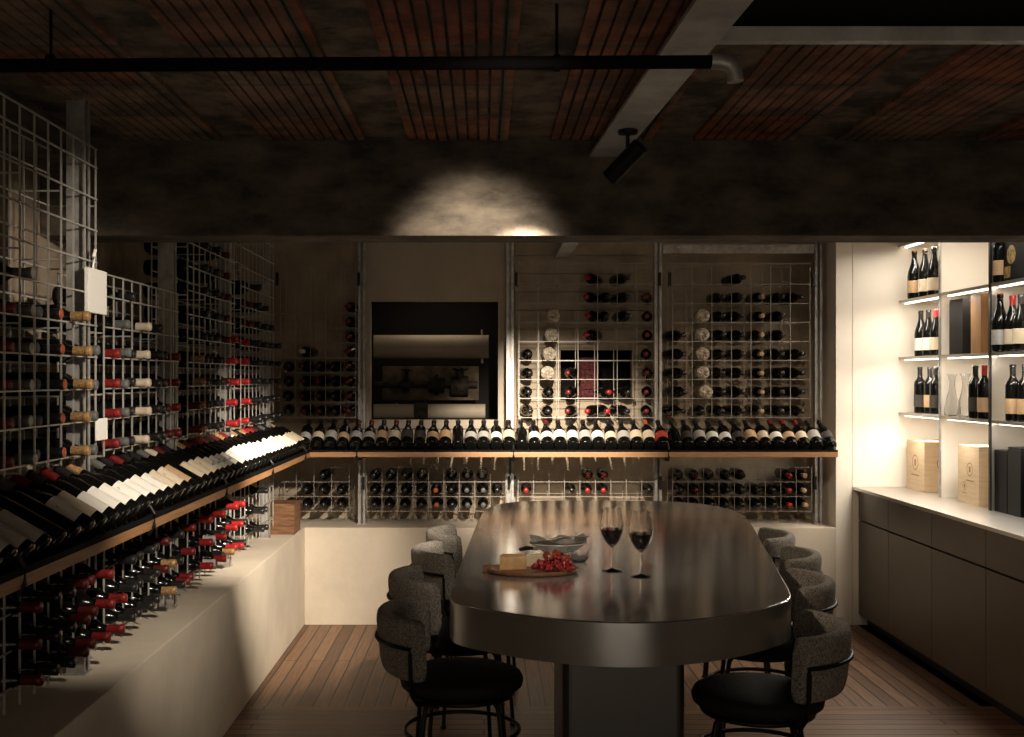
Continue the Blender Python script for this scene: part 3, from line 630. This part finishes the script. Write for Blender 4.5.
# ------------------------------------------------------------------ table
out = [(-.114,3.79),(-.112,3.70),(-.095,3.63),(-.05,3.57),(.03,3.50),(.14,3.42),(.26,3.36),(.41,3.325),(.57,3.345),(.75,3.43),(.88,3.54),(.965,3.63),(1.01,3.71),(1.035,3.82),(1.08,4.10),(1.155,4.55),(1.235,5.05),(1.315,5.54),(1.355,5.85),(1.366,6.05),(1.345,6.24),(1.28,6.42),(1.17,6.55),(1.0,6.63),(.80,6.66),(.5,6.665),(.3,6.645),(.16,6.57),(.06,6.42),(.005,6.2),(-.02,5.9),(-.04,5.5),(-.062,5.02),(-.085,4.5),(-.105,4.1)]
def smooth_loop(pts, it=2):
    for _ in range(it):
        q = []
        for i in range(len(pts)):
            a, b_ = Vector(pts[i]), Vector(pts[(i+1) % len(pts)]); q += [a*0.75+b_*0.25, a*0.25+b_*0.75]
        pts = q
    return pts
lp = smooth_loop([Vector(p) for p in out], 2)
cx = sum(p.x for p in lp)/len(lp); cy = sum(p.y for p in lp)/len(lp)
t_ = thing('dining_table', 'long brushed steel counter-height table with rounded ends and a thick apron', 'table', (cx, cy, 0))
bm = bmesh.new(); rings = []
for inset, z in ((0.02, 0.795), (0.0, 0.797), (0.0, 0.926), (0.0015, 0.929), (0.004, 0.930)):
    rg = []
    for i, p in enumerate(lp):
        a = lp[i-1]; c_ = lp[(i+1) % len(lp)]; tv = (c_-a).normalized(); nv = Vector((-tv.y, tv.x))
        q = p + nv*inset; rg.append(bm.verts.new((q.x-cx, q.y-cy, z)))
    rings.append(rg)
for j in range(len(rings)-1):
    for i in range(len(lp)):
        f = bm.faces.new((rings[j][i], rings[j][(i+1) % len(lp)], rings[j+1][(i+1) % len(lp)], rings[j+1][i])); f.smooth = True; f.material_index = 1 if j == 1 else 0
for j in (1, 2):
    for i in range(len(lp)):
        e = bm.edges.get((rings[j][i], rings[j][(i+1) % len(lp)])); e.smooth = False
bm.faces.new(rings[-1]); f = bm.faces.new(list(reversed(rings[0]))); f.material_index = 1
tt = obj('table_top', bm, ['steel', 'steel_side'], t_)
def pedestal(y0, y1):
    bm = bmesh.new(); bm_box(bm, -0.205, 0.205, y0, y1, 0.0, 0.795)
    ed = [e for e in bm.edges if abs(e.verts[0].co.z-e.verts[1].co.z) > 0.5]
    bmesh.ops.bevel(bm, geom=ed, offset=0.03, segments=5, profile=0.5, affect='EDGES'); return bm
o = obj('pedestal', pedestal(-0.25, 0.25), 'pedestal_steel', t_, loc=(0.468-cx, 4.02-cy, 0)); 
o = obj('pedestal', pedestal(-0.25, 0.25), 'pedestal_steel', t_, loc=(0.66-cx, 5.85-cy, 0))

# ------------------------------------------------------------------ stools
def backrest_bm(R=0.268, ht=0.031, hz=0.108, zc=0.720, span=math.radians(63)):
    bm = bmesh.new(); n = 36; m = 20; g = []
    for i in range(n+1):
        u = -1+2*i/n; a = u*span
        e = 1-abs(u); k = 1.0
        lim = 0.10
        if e < lim: k = math.sqrt(max(0.0, 1-((lim-e)/lim)**2))
        k = max(k, 0.04)
        rg = []
        for j in range(m):
            q = 2*PI*j/m; cs, sn = math.cos(q), math.sin(q)
            sx = math.copysign(abs(cs)**0.55, cs)*ht*(0.3+0.7*k); sz = math.copysign(abs(sn)**0.45, sn)*hz*(0.55+0.45*k)
            if k <= 0.05: sx *= 0.2
            r = R+sx+ (0.012*(sz/hz))
            rg.append(bm.verts.new((-r*math.cos(a), r*math.sin(a), zc+sz)))
        g.append(rg)
    for i in range(n):
        for j in range(m):
            f = bm.faces.new((g[i][j], g[i][(j+1) % m], g[i+1][(j+1) % m], g[i+1][j])); f.smooth = True
    bm.faces.new(g[0]); bm.faces.new(list(reversed(g[-1])))
    return bm
SM = {}
bm = bmesh.new(); bm_lathe(bm, [(0, .535), (.15, .535), (.20, .540), (.218, .553), (.222, .572), (.214, .590), (.19, .600), (.10, .604), (0, .605)], 40); SM['seat'] = mesh_of('seat', bm, 'seat_black')
SM['backrest'] = mesh_of('backrest', backrest_bm(), 'boucle')
bm = bmesh.new()
pts = [(-.306*math.cos(a), .306*math.sin(a), .733) for a in [math.radians(-55+110*i/24) for i in range(25)]]
r0 = [(-.306*math.cos(math.radians(55)), s_*.306*math.sin(math.radians(55)), 0) for s_ in (-1, 1)]
def drop(s_):
    a = math.radians(55)*s_; c_, s2 = -math.cos(a), math.sin(a)
    return [(.306*c_, .306*s2, .733), (.306*c_*1.0, .306*s2*1.02, .715), (.302*c_, .302*s2, .64), (.29*c_, .29*s2, .57), (.26*c_, .26*s2, .535), (.18*c_, .18*s2, .527)]
bm_tube(bm, list(reversed(drop(-1)))+pts[1:-1]+drop(1), 0.0075, 8); SM['back_rail'] = mesh_of('back_rail', bm, 'black_metal')
bm = bmesh.new(); bm_ring(bm, (0, 0, 0.39), 0.205, 0.008, 40, 8); SM['foot_ring'] = mesh_of('foot_ring', bm, 'black_metal')
bm = bmesh.new(); bm_ring(bm, (0, 0, 0.525), 0.185, 0.009, 40, 8); bm_lathe(bm, [(0, .520), (.17, .520), (.18, .528), (.18, .536), (0, .536)], 32); SM['seat_frame'] = mesh_of('seat_frame', bm, 'black_metal')
for q in range(4):
    a = math.radians(45+90*q); c_, s2 = math.cos(a), math.sin(a)
    bm = bmesh.new(); bm_tube(bm, [(.11*c_, .11*s2, .522), (.155*c_, .155*s2, .518), (.178*c_, .178*s2, .500), (.188*c_, .188*s2, .46), (.2*c_, .2*s2, .39), (.235*c_, .235*s2, .006)], 0.0095, 8)
    bm_tube(bm, [(.235*c_, .235*s2, .0), (.235*c_, .235*s2, .012)], 0.014, 10); SM[f'leg{q}'] = mesh_of('leg', bm, 'black_metal')
def stool(x, y, rz, lb):
    t_ = thing('bar_stool', lb, 'stool', (x, y, 0), rz, 'stools around the steel table')
    for k, me in SM.items():
        o = bpy.data.objects.new('leg' if k.startswith('leg') else k, me); C.objects.link(o); o.parent = t_
        if k == 'backrest': o['label'] = 'grey boucle curved backrest'
side = ['nearest', 'second nearest', 'third nearest', 'farthest']
for i, (s_, xo) in enumerate(((278, -.08), (236, -.10), (205, -.05), (184, -.01))):
    stool(xo, F/s_, (0.02, 0.20, 0.14, 0.08)[i], f'{side[i]} stool on the left side of the table, grey curved back, black seat')
for i, (s_, xo) in enumerate(((294, .930), (241, 1.14), (210, 1.29), (187, 1.35))):
    stool(xo, F/s_, PI+(-0.30, -0.16, -0.22, -0.18)[i], f'{side[i]} stool on the right side of the table, grey curved back, black seat')

# ------------------------------------------------------------------ things on the table
TZ = 0.930
def wine_glass(x, y, lb):
    t_ = thing('wine_glass', lb, 'wine glass', (x, y, TZ), 0, 'wine glasses on the table')
    o_ = [(0.0, 0.0), (0.036, 0.0), (0.037, 0.002), (0.02, 0.005), (0.006, 0.010), (0.004, 0.02), (0.004, 0.085), (0.007, 0.092), (0.022, 0.105), (0.038, 0.130), (0.044, 0.155), (0.043, 0.18), (0.037, 0.215), (0.034, 0.236)]
    i_ = [(0.033, 0.236), (0.036, 0.215), (0.0418, 0.18), (0.0428, 0.155), (0.0368, 0.131), (0.021, 0.107), (0.006, 0.0955), (0.0, 0.0945)]
    bm = bmesh.new(); bm_lathe(bm, o_+i_, 28); obj('glass_bowl', bm, 'clear_glass', t_)
    bm = bmesh.new(); bm_lathe(bm, [(0, 0.0955), (0.006, 0.0965), (0.0205, 0.108), (0.0363, 0.132), (0.0422, 0.154), (0.0422, 0.157), (0, 0.157)], 28); obj('wine', bm, 'red_wine', t_)
wine_glass(X(612, 268), F/268, 'stemmed glass of dark red wine, left and slightly farther of the two')
wine_glass(X(641, 276), F/276, 'stemmed glass of dark red wine, right and nearer of the two')
s0 = 270.0; bx, by = X(533, s0), F/s0
o = thing('serving_board', 'oval dark wooden serving board holding cheese and red fruit on the steel table', 'board', (bx, by, TZ))
bm = bmesh.new(); bm_lathe(bm, [(0, 0), (.9, 0), (.97, .005), (1.0, .012), (.985, .018), (.9, .016), (0, .015)], 40)
for v in bm.verts: v.co.x *= 0.172; v.co.y *= 0.115
obj('board', bm, 'board_wood', o)
bm = bmesh.new(); bm_tube(bm, [(-.16, 0, .010), (-.185, 0, .012)], [0.02, 0.014], 10); obj('handle', bm, 'board_wood', o)
def prism(bm, tri, z0, z1):
    a = [bm.verts.new((x, y, z0)) for x, y in tri]; b_ = [bm.verts.new((x, y, z1)) for x, y in tri]
    bm.faces.new(list(reversed(a))); bm.faces.new(b_)
    for i in range(len(tri)): bm.faces.new((a[i], a[(i+1) % len(tri)], b_[(i+1) % len(tri)], b_[i]))
bz = TZ+0.0155
bm = bmesh.new(); prism(bm, [(-.05, -.045), (.05, -.03), (.045, .05), (-.04, .04)], 0, 0.048)
tag(obj('cheese_block', bm, 'cheese', loc=(bx-0.075, by+0.0, bz), bevel=0.004), 'pale block of cheese at the left end of the serving board', 'cheese', 'cheeses on the board')
bm = bmesh.new(); prism(bm, [(-.055, -.03), (.055, -.045), (.04, .04)], 0, 0.045)
tag(obj('cheese_wedge', bm, 'cheese_pale', loc=(bx+0.03, by+0.065, bz), bevel=0.004), 'tan wedge of cheese in the middle of the serving board', 'cheese', 'cheeses on the board')
# heap of small red berries nobody could count, with folded slices on top
bm = bmesh.new(); rr = random.Random(3)
for q in range(120):
    u = rr.random(); ang = rr.uniform(0, 2*PI); rad = math.sqrt(rr.random())
    px, py = 0.085+0.078*rad*math.cos(ang), -0.045+0.048*rad*math.sin(ang); hz = 0.006+0.046*(1-rad**2)*rr.random()
    T = Matrix.Translation((px, py, 0.006+hz)) @ Matrix.Scale(0.0085*rr.uniform(.8, 1.15), 4)
    bmesh.ops.create_icosphere(bm, subdivisions=1, radius=1.0, matrix=T)
for f in bm.faces: f.smooth = True
tag(obj('red_berries', bm, 'berry', loc=(bx-0.01, by, bz)), 'heap of small red berries on the right of the serving board', 'fruit', kind='stuff')
for q, (dx, dy, dz, rz) in enumerate(((0.055, -0.03, .045, .3), (0.09, -0.025, .052, 1.0), (0.118, -0.03, .040, 1.7), (0.075, -0.06, .03, 2.4))):
    bm = bmesh.new(); n = 14
    vs = []
    for i in range(n):
        a = PI*1.5*i/(n-1); r = 0.013+0.006*i/n
        vs.append([bm.verts.new((r*math.cos(a), -0.016, r*math.sin(a))), bm.verts.new((r*math.cos(a), 0.016, r*math.sin(a)+0.003))])
    for i in range(n-1): bm.faces.new((vs[i][0], vs[i+1][0], vs[i+1][1], vs[i][1])).smooth = True
    bmesh.ops.solidify(bm, geom=list(bm.faces), thickness=0.002)
    o2 = obj('cured_meat_slice', bm, 'meat', loc=(bx+dx, by+dy, bz+dz)); o2.rotation_euler = (0.2, 0.1*q, rz)
    tag(o2, ['curled pink slice of cured meat left on the berries', 'curled pink slice of cured meat topmost on the berries', 'curled pink slice of cured meat at the right end of the berries', 'curled pink slice of cured meat at the front of the berries'][q], 'cured meat', 'curled slices of cured meat')
o = thing('cheese_knife', 'small knife with black handle resting on the cheese', 'knife', (bx+0.0, by+0.045, bz+0.066), 0.5)
bm = bmesh.new(); bm_tube(bm, [(-.055, 0, 0), (-.03, 0, .004), (0.0, 0, .002)], [.007, .0085, .006], 8); obj('handle', bm, 'black_metal', o)
bm = bmesh.new(); prism(bm, [(0, -.001), (.07, -.001), (.07, .001), (0, .001)], -0.008, 0.006); obj('blade', bm, 'counter_steel', o)
# oval dish with cloth and shells behind
s1 = 243.0; dx_, dy_ = X(558, s1), F/s1
o = thing('oval_dish', 'shallow grey ceramic dish with raised rim behind the serving board', 'dish', (dx_, dy_, TZ))
bm = bmesh.new(); bm_lathe(bm, [(0, .006), (.5, .006), (.72, .02), (1.0, .042), (.98, .046), (.70, .026), (.5, .011), (0, .011)], 40)
for v in bm.verts: v.co.x *= 0.12; v.co.y *= 0.10
bm_lathe(bm, [(0, 0), (.06, 0), (.06, .007), (0, .007)], 24)
obj('dish_body', bm, 'ceramic', o)
bm = bmesh.new(); n = 16; g = []
for i in range(n+1):
    row = []
    for j in range(9):
        u, v = i/n-.5, j/8-.5
        z = 0.030+0.022*math.sin(u*9+1.0)*math.cos(v*4)+0.018*(abs(u)*2)**2+0.012*math.sin(v*9+u*5)
        row.append(bm.verts.new((u*.23, v*.13, max(z, 0.012+0.03*abs(u)*2))))
    g.append(row)
for i in range(n):
    for j in range(8): bm.faces.new((g[i][j], g[i+1][j], g[i+1][j+1], g[i][j+1])).smooth = True
bmesh.ops.solidify(bm, geom=list(bm.faces), thickness=0.003)
tag(obj('napkin', bm, 'cloth', loc=(dx_, dy_, TZ+0.012)), 'crumpled light grey cloth napkin lying in the dish', 'napkin')
o = thing('serving_spoon', 'grey metal spoon leaning over the rim of the dish', 'spoon', (dx_+0.06, dy_-0.01, TZ+0.065), 0.15)
bm = bmesh.new(); bm_tube(bm, [(-.13, 0, -.012), (-.03, 0, .004), (0.0, 0, .0)], [.004, .003, .004], 8); obj('handle', bm, 'counter_steel', o)
bm = bmesh.new(); bm_lathe(bm, [(0, -.008), (.6, -.004), (1, .004), (.95, .005), (.55, -.002), (0, -.005)], 20)
for v in bm.verts: v.co.x = v.co.x*0.036+0.034; v.co.y *= 0.022
obj('bowl', bm, 'counter_steel', o)
s2_ = 255.0
o = thing('glass_bowl', 'small clear glass bowl between the serving board and the wine glasses', 'bowl', (X(579, s2_), F/s2_, TZ))
bm = bmesh.new(); bm_lathe(bm, [(0, 0), (.025, 0), (.036, .012), (.045, .035), (.047, .05), (.045, .05), (.043, .035), (.034, .014), (.022, .004), (0, .004)], 28); obj('bowl_body', bm, 'clear_glass', o)

# ------------------------------------------------------------------ right side: cabinets, counter, shelving
CX = 2.5
units = [(6.99, 7.545), (6.31, 6.99), (5.63, 6.31), (4.95, 5.63), (4.27, 4.95)]
cl = ['farthest narrow', 'second farthest', 'middle', 'second nearest', 'nearest']
for i, (y0, y1) in enumerate(units):
    t_ = thing('base_cabinet', f'{cl[i]} brushed dark steel base cabinet with one drawer above one door', 'cabinet', (CX, (y0+y1)/2, 0), 0, 'base cabinets on the right')
    h = (y1-y0)/2
    obj('body', boxes((0.03, 0.60, -h+0.001, h-0.001, 0.10, 0.898)), 'black_metal', t_)
    obj('toe_kick', boxes((0.06, 0.10, -h, h, 0.0, 0.10)), 'black_metal', t_)
    obj('door', boxes((0.0, 0.024, -h+0.003, h-0.003, 0.075, 0.698)), 'cabinet_steel', t_, bevel=0.0015)
    obj('drawer', boxes((0.0, 0.024, -h+0.003, h-0.003, 0.708, 0.898)), 'cabinet_steel', t_, bevel=0.0015)
b = boxes((CX-0.035, 3.12, 4.2, 7.548, 0.905, 0.925))
tag(obj('worktop', b, 'counter_steel', bevel=0.002), 'long pale steel worktop on the right-hand base cabinets', 'worktop')
# dividers and shelves
SX = 2.77; DY = [7.55, 6.865, 6.185, 5.50, 4.82]
SZ = [1.42, 1.79, 2.166, 2.54]
dl = ['cream upright divider between the far and middle bays of the lit shelving', 'steel upright divider between the middle and near bays of the lit shelving', 'upright divider at the near end of the third bay of lit shelving', 'nearest upright divider of the lit shelving']
for i, y in enumerate(DY[1:]):
    o = thing('shelf_divider', dl[i], 'divider', (SX, y, 0.925), 0, 'upright shelf dividers')
    obj('panel', boxes((0.004, 0.35, -0.008, 0.008, 0, 1.92)), 'cream' if i == 0 else 'counter_steel', o)
    obj('front_edge', boxes((-0.004, 0.004, -0.012, 0.012, 0, 1.92)), 'black_metal' if i else 'galvanised', o)
bayn = ['far', 'middle', 'near', 'nearest']; zn = ['lowest', 'middle', 'upper', 'topmost']
for i in range(4):
    y1, y0 = DY[i]-(0.001 if i == 0 else 0.012), DY[i+1]+0.012
    for j, z in enumerate(SZ):
        o = thing('wall_shelf', f'{zn[j]} steel shelf with light strip in the {bayn[i]} bay of the lit shelving', 'shelf', (SX, (y0+y1)/2, z), 0, 'lit wall shelves')
        h = (y1-y0)/2
        obj('board', boxes((0, 0.34, -h, h, -0.018, 0)), 'counter_steel', o)
        obj('light_strip', boxes((0.035, 0.047, -h+0.02, h-0.02, -0.024, -0.0185)), 'led', o)
        if i < 3:
            area((SX+0.05, (y0+y1)/2, z-0.03), (SX+0.12, (y0+y1)/2, z-1), 5.5 if i == 0 else 4.0, 0.03, (y1-y0)-0.06, (1.0, 0.92, 0.80))
def shelf_bottle(x, y, z, shape, cap, lab, text):
    add_bottle((x, y, z+0.0008), (0, 0, 1), shape, cap, text, 'bottles on the lit shelves', 0.03, None, lab, (-0.75, -0.65, 0), cat='bottle', labz=(0.04, 0.12))
Z1, Z2, Z3, CT = SZ[0], SZ[1], SZ[2], 0.925
pb = ((2.822, 7.41), (2.849, 7.30), (2.866, 7.195))
wn = ['leftmost', 'middle', 'rightmost']
for i, (x, y) in enumerate(pb):
    shelf_bottle(x, y, Z3, 'champagne', ['cap_gold', 'cap_gold', 'cap_grey'][i], ['label_tan', 'label_cream', 'label_cream'][i], f'{wn[i]} tall gold-foiled bottle on the upper shelf of the far lit bay')
for i, (x, y) in enumerate(((2.869, 7.42), (2.884, 7.33), (2.898, 7.24))):
    shelf_bottle(x, y, Z2, 'burgundy', ['cap_black', 'cap_black', 'cap_bright_red'][i], ['label_white', 'label_white', 'label_cream'][i], f'{wn[i]} {["black-capped", "black-capped", "red-capped"][i]} bottle on the middle shelf of the far lit bay')
for i, (x, y) in enumerate(((2.863, 7.42), (2.889, 7.32), (2.888, 7.225))):
    shelf_bottle(x, y, Z1, 'bordeaux', 'cap_black', ['label_dark', 'label_tan', 'label_dark'][i], f'{wn[i]} dark bottle on the lowest shelf of the far lit bay')
shelf_bottle(2.79, 6.415, Z1, 'bordeaux', 'cap_black', 'label_dark', 'small dark bottle beside the decanters on the lit shelves')
shelf_bottle(2.792, 6.305, Z1, 'bordeaux', 'cap_bright_red', 'label_tan', 'red-capped bottle beside the decanters on the lit shelves')
shelf_bottle(2.83, 6.05, Z2, 'burgundy', 'cap_bright_red', 'label_cream', 'bottle with red capsule on the middle shelf of the near lit bay')
shelf_bottle(2.83, 5.955, Z2, 'burgundy', 'cap_black', 'label_cream', 'black-capped bottle on the middle shelf of the near lit bay')
shelf_bottle(2.80, 6.13, Z2, 'champagne', 'cap_orange', 'label_grey', 'pale foiled bottle against the divider on the middle shelf of the near bay')
shelf_bottle(2.808, 6.0, Z1, 'bordeaux', 'cap_black', 'label_tan', 'tall dark bottle on the lowest shelf of the near lit bay, left one')
shelf_bottle(2.83, 5.91, Z1, 'bordeaux', 'cap_black', 'label_tan', 'dark bottle on the lowest shelf of the near lit bay, right one')
# boxes
def gift_box(name, lb, cat, x0, x1, y0, y1, z, h, mt, marks=None, group=None, lid=True):
    o = thing(name, lb, cat, ((x0+x1)/2, (y0+y1)/2, z), 0, group); a, b_ = (x1-x0)/2, (y1-y0)/2
    obj('box_body', boxes((-a, a, -b_, b_, 0, h-0.012)), mt, o, bevel=0.0015)
    obj('lid', boxes((-a+0.001, a-0.001, -b_+0.001, b_-0.001, h-0.011, h)), mt, o, bevel=0.0015)
    if marks:
        bm = bmesh.new()
        for (cy_, cz_, r) in marks:           # rings and bars stamped on the faces
            n = 24
            for fc in ('x', 'y'):
                for i in range(n):
                    a0, a1 = 2*PI*i/n, 2*PI*(i+1)/n
                    pr = []
                    for aa, ra in ((a0, r), (a1, r), (a1, r*0.86), (a0, r*0.86)):
                        pr.append((-a-0.0006, cy_+ra*math.cos(aa), cz_+ra*math.sin(aa)) if fc == 'x' else (cy_*0.4+ra*0.7*math.cos(aa), -b_-0.0006, cz_+ra*math.sin(aa)))
                    bm.faces.new([bm.verts.new(q) for q in pr])
                if fc == 'x':
                    bm_box(bm, -a-0.0012, -a-0.0002, cy_-r*1.3, cy_+r*1.3, cz_-r*1.7, cz_-r*1.55)
                    bm_box(bm, -a-0.0012, -a-0.0002, cy_-r*0.25, cy_+r*0.25, cz_-r*0.4, cz_+r*0.4)
        obj('stamped_emblem', bm, 'stamp_ink', o)
    return o
gift_box('wine_box', 'pale wooden wine box with stamped emblems on the worktop, far bay', 'box', 2.79, 3.02, 7.16, 7.46, CT, 0.32, 'pale_wood', [(0.0, 0.18, 0.05)], 'wooden wine boxes')
gift_box('wine_box', 'brightly lit pale wooden wine box on the worktop, middle bay', 'box', 2.79, 3.02, 6.37, 6.65, CT, 0.335, 'pale_wood', [(-0.02, 0.20, 0.04), (0.05, 0.10, 0.025)], 'wooden wine boxes')
gift_box('gift_box', 'tall black presentation box on the middle bay shelf beside the brown wooden box', 'box', 2.785, 2.85, 6.575, 6.765, Z2, 0.325, 'black_card')
gift_box('wine_box', 'narrow brown wooden box standing on the middle bay shelf', 'box', 2.785, 2.86, 6.335, 6.465, Z2, 0.335, 'brown_wood', None, 'wooden wine boxes')
gift_box('gift_box', 'black presentation box on the worktop in the near bay, left one', 'box', 2.785, 2.90, 6.02, 6.165, CT, 0.335, 'black_card')
gift_box('gift_box', 'taller black presentation box on the worktop in the near bay, middle one', 'box', 2.785, 2.90, 5.865, 6.01, CT, 0.36, 'black_card')
gift_box('gift_box', 'black presentation box on the worktop at the right edge of the near bay', 'box', 2.80, 2.92, 5.70, 5.85, CT, 0.33, 'black_card')
o = gift_box('gift_box', 'dark box with a round gold emblem on the top shelf of the near bay', 'box', 2.80, 3.02, 5.79, 6.09, Z3, 0.28, 'black_card')
bm = bmesh.new(); n = 32
for cx_, cz_, r in ((0.06, .14, .05),): 
    bm.faces.new([bm.verts.new((-0.1112, cx_+r*math.cos(2*PI*i/n), cz_+r*math.sin(2*PI*i/n))) for i in range(n)])
bm_box(bm, -0.1116, -0.1102, 0.07, 0.14, 0.02, 0.08)
obj('round_emblem', bm, 'gold_print', o)
shelf_bottle(2.805, 6.137, Z3, 'bordeaux', 'cap_grey', 'label_tan', 'grey-capped bottle in front of the gold-emblem box on the top shelf')
def decanter(x, y, lb):
    o = thing('decanter', lb, 'decanter', (x, y, Z1+0.0005), 0, 'clear glass decanters')
    bm = bmesh.new(); bm_lathe(bm, [(0, 0), (.035, 0), (.045, .01), (.046, .03), (.036, .09), (.020, .15), (.015, .19), (.020, .23), (.030, .255), (.028, .255), (.018, .23), (.013, .19), (.018, .15), (.034, .09), (.044, .03), (.04, .012), (0, .008)], 28)
    obj('decanter_body', bm, 'clear_glass', o)
decanter(2.80, 6.76, 'clear glass decanter on the middle bay shelf, left one against the divider')
decanter(2.81, 6.60, 'clear glass decanter on the middle bay shelf, right one beside the bottles')

# ------------------------------------------------------------------ place the bottles: the 300 largest as things, the rest as one
BOT.sort(key=lambda q: -q['wt'])
near, rest = BOT[:300], BOT[300:]
for q in near:
    o = bpy.data.objects.new('wine_bottle', glass_mesh(q['shape'], q['glass'])); C.objects.link(o)
    o.matrix_world = bottle_matrix(q)
    tag(o, q['text'], q['cat'], q['group'])
    c_ = bpy.data.objects.new('capsule', cap_mesh(q['shape'], q['cap'], q['tip'])); C.objects.link(c_); c_.parent = o
    if q['lab']:
        l_ = bpy.data.objects.new('label', label_mesh(q['shape'], q['lab'], *q['labz'])); C.objects.link(l_); l_.parent = o
if rest:
    names = ['glass_dark']+sorted({q['cap'] for q in rest}|{q['tip'] for q in rest if q['tip']})
    bm = bmesh.new()
    for q in rest:
        T = bottle_matrix(q)
        bm_lathe(bm, SHAPES[q['shape']], 12, 0, T=T)
        ci = names.index(q['cap']); ti = names.index(q['tip']) if q['tip'] else ci
        bm_lathe(bm, cap_profile(q['shape']), 10, mis=[ci]*4+[ti]*2, T=T)
    o = obj('racked_wine_bottles', bm, names)
    tag(o, 'small distant dark wine bottles lying in the back wall racks and farthest left rack', 'bottles', kind='stuff')
import collections; print(collections.Counter(q['group'] for q in rest)); print('BOTTLES', len(BOT), len(rest), 'last kept', near[-1]['text'], len(SC.objects))
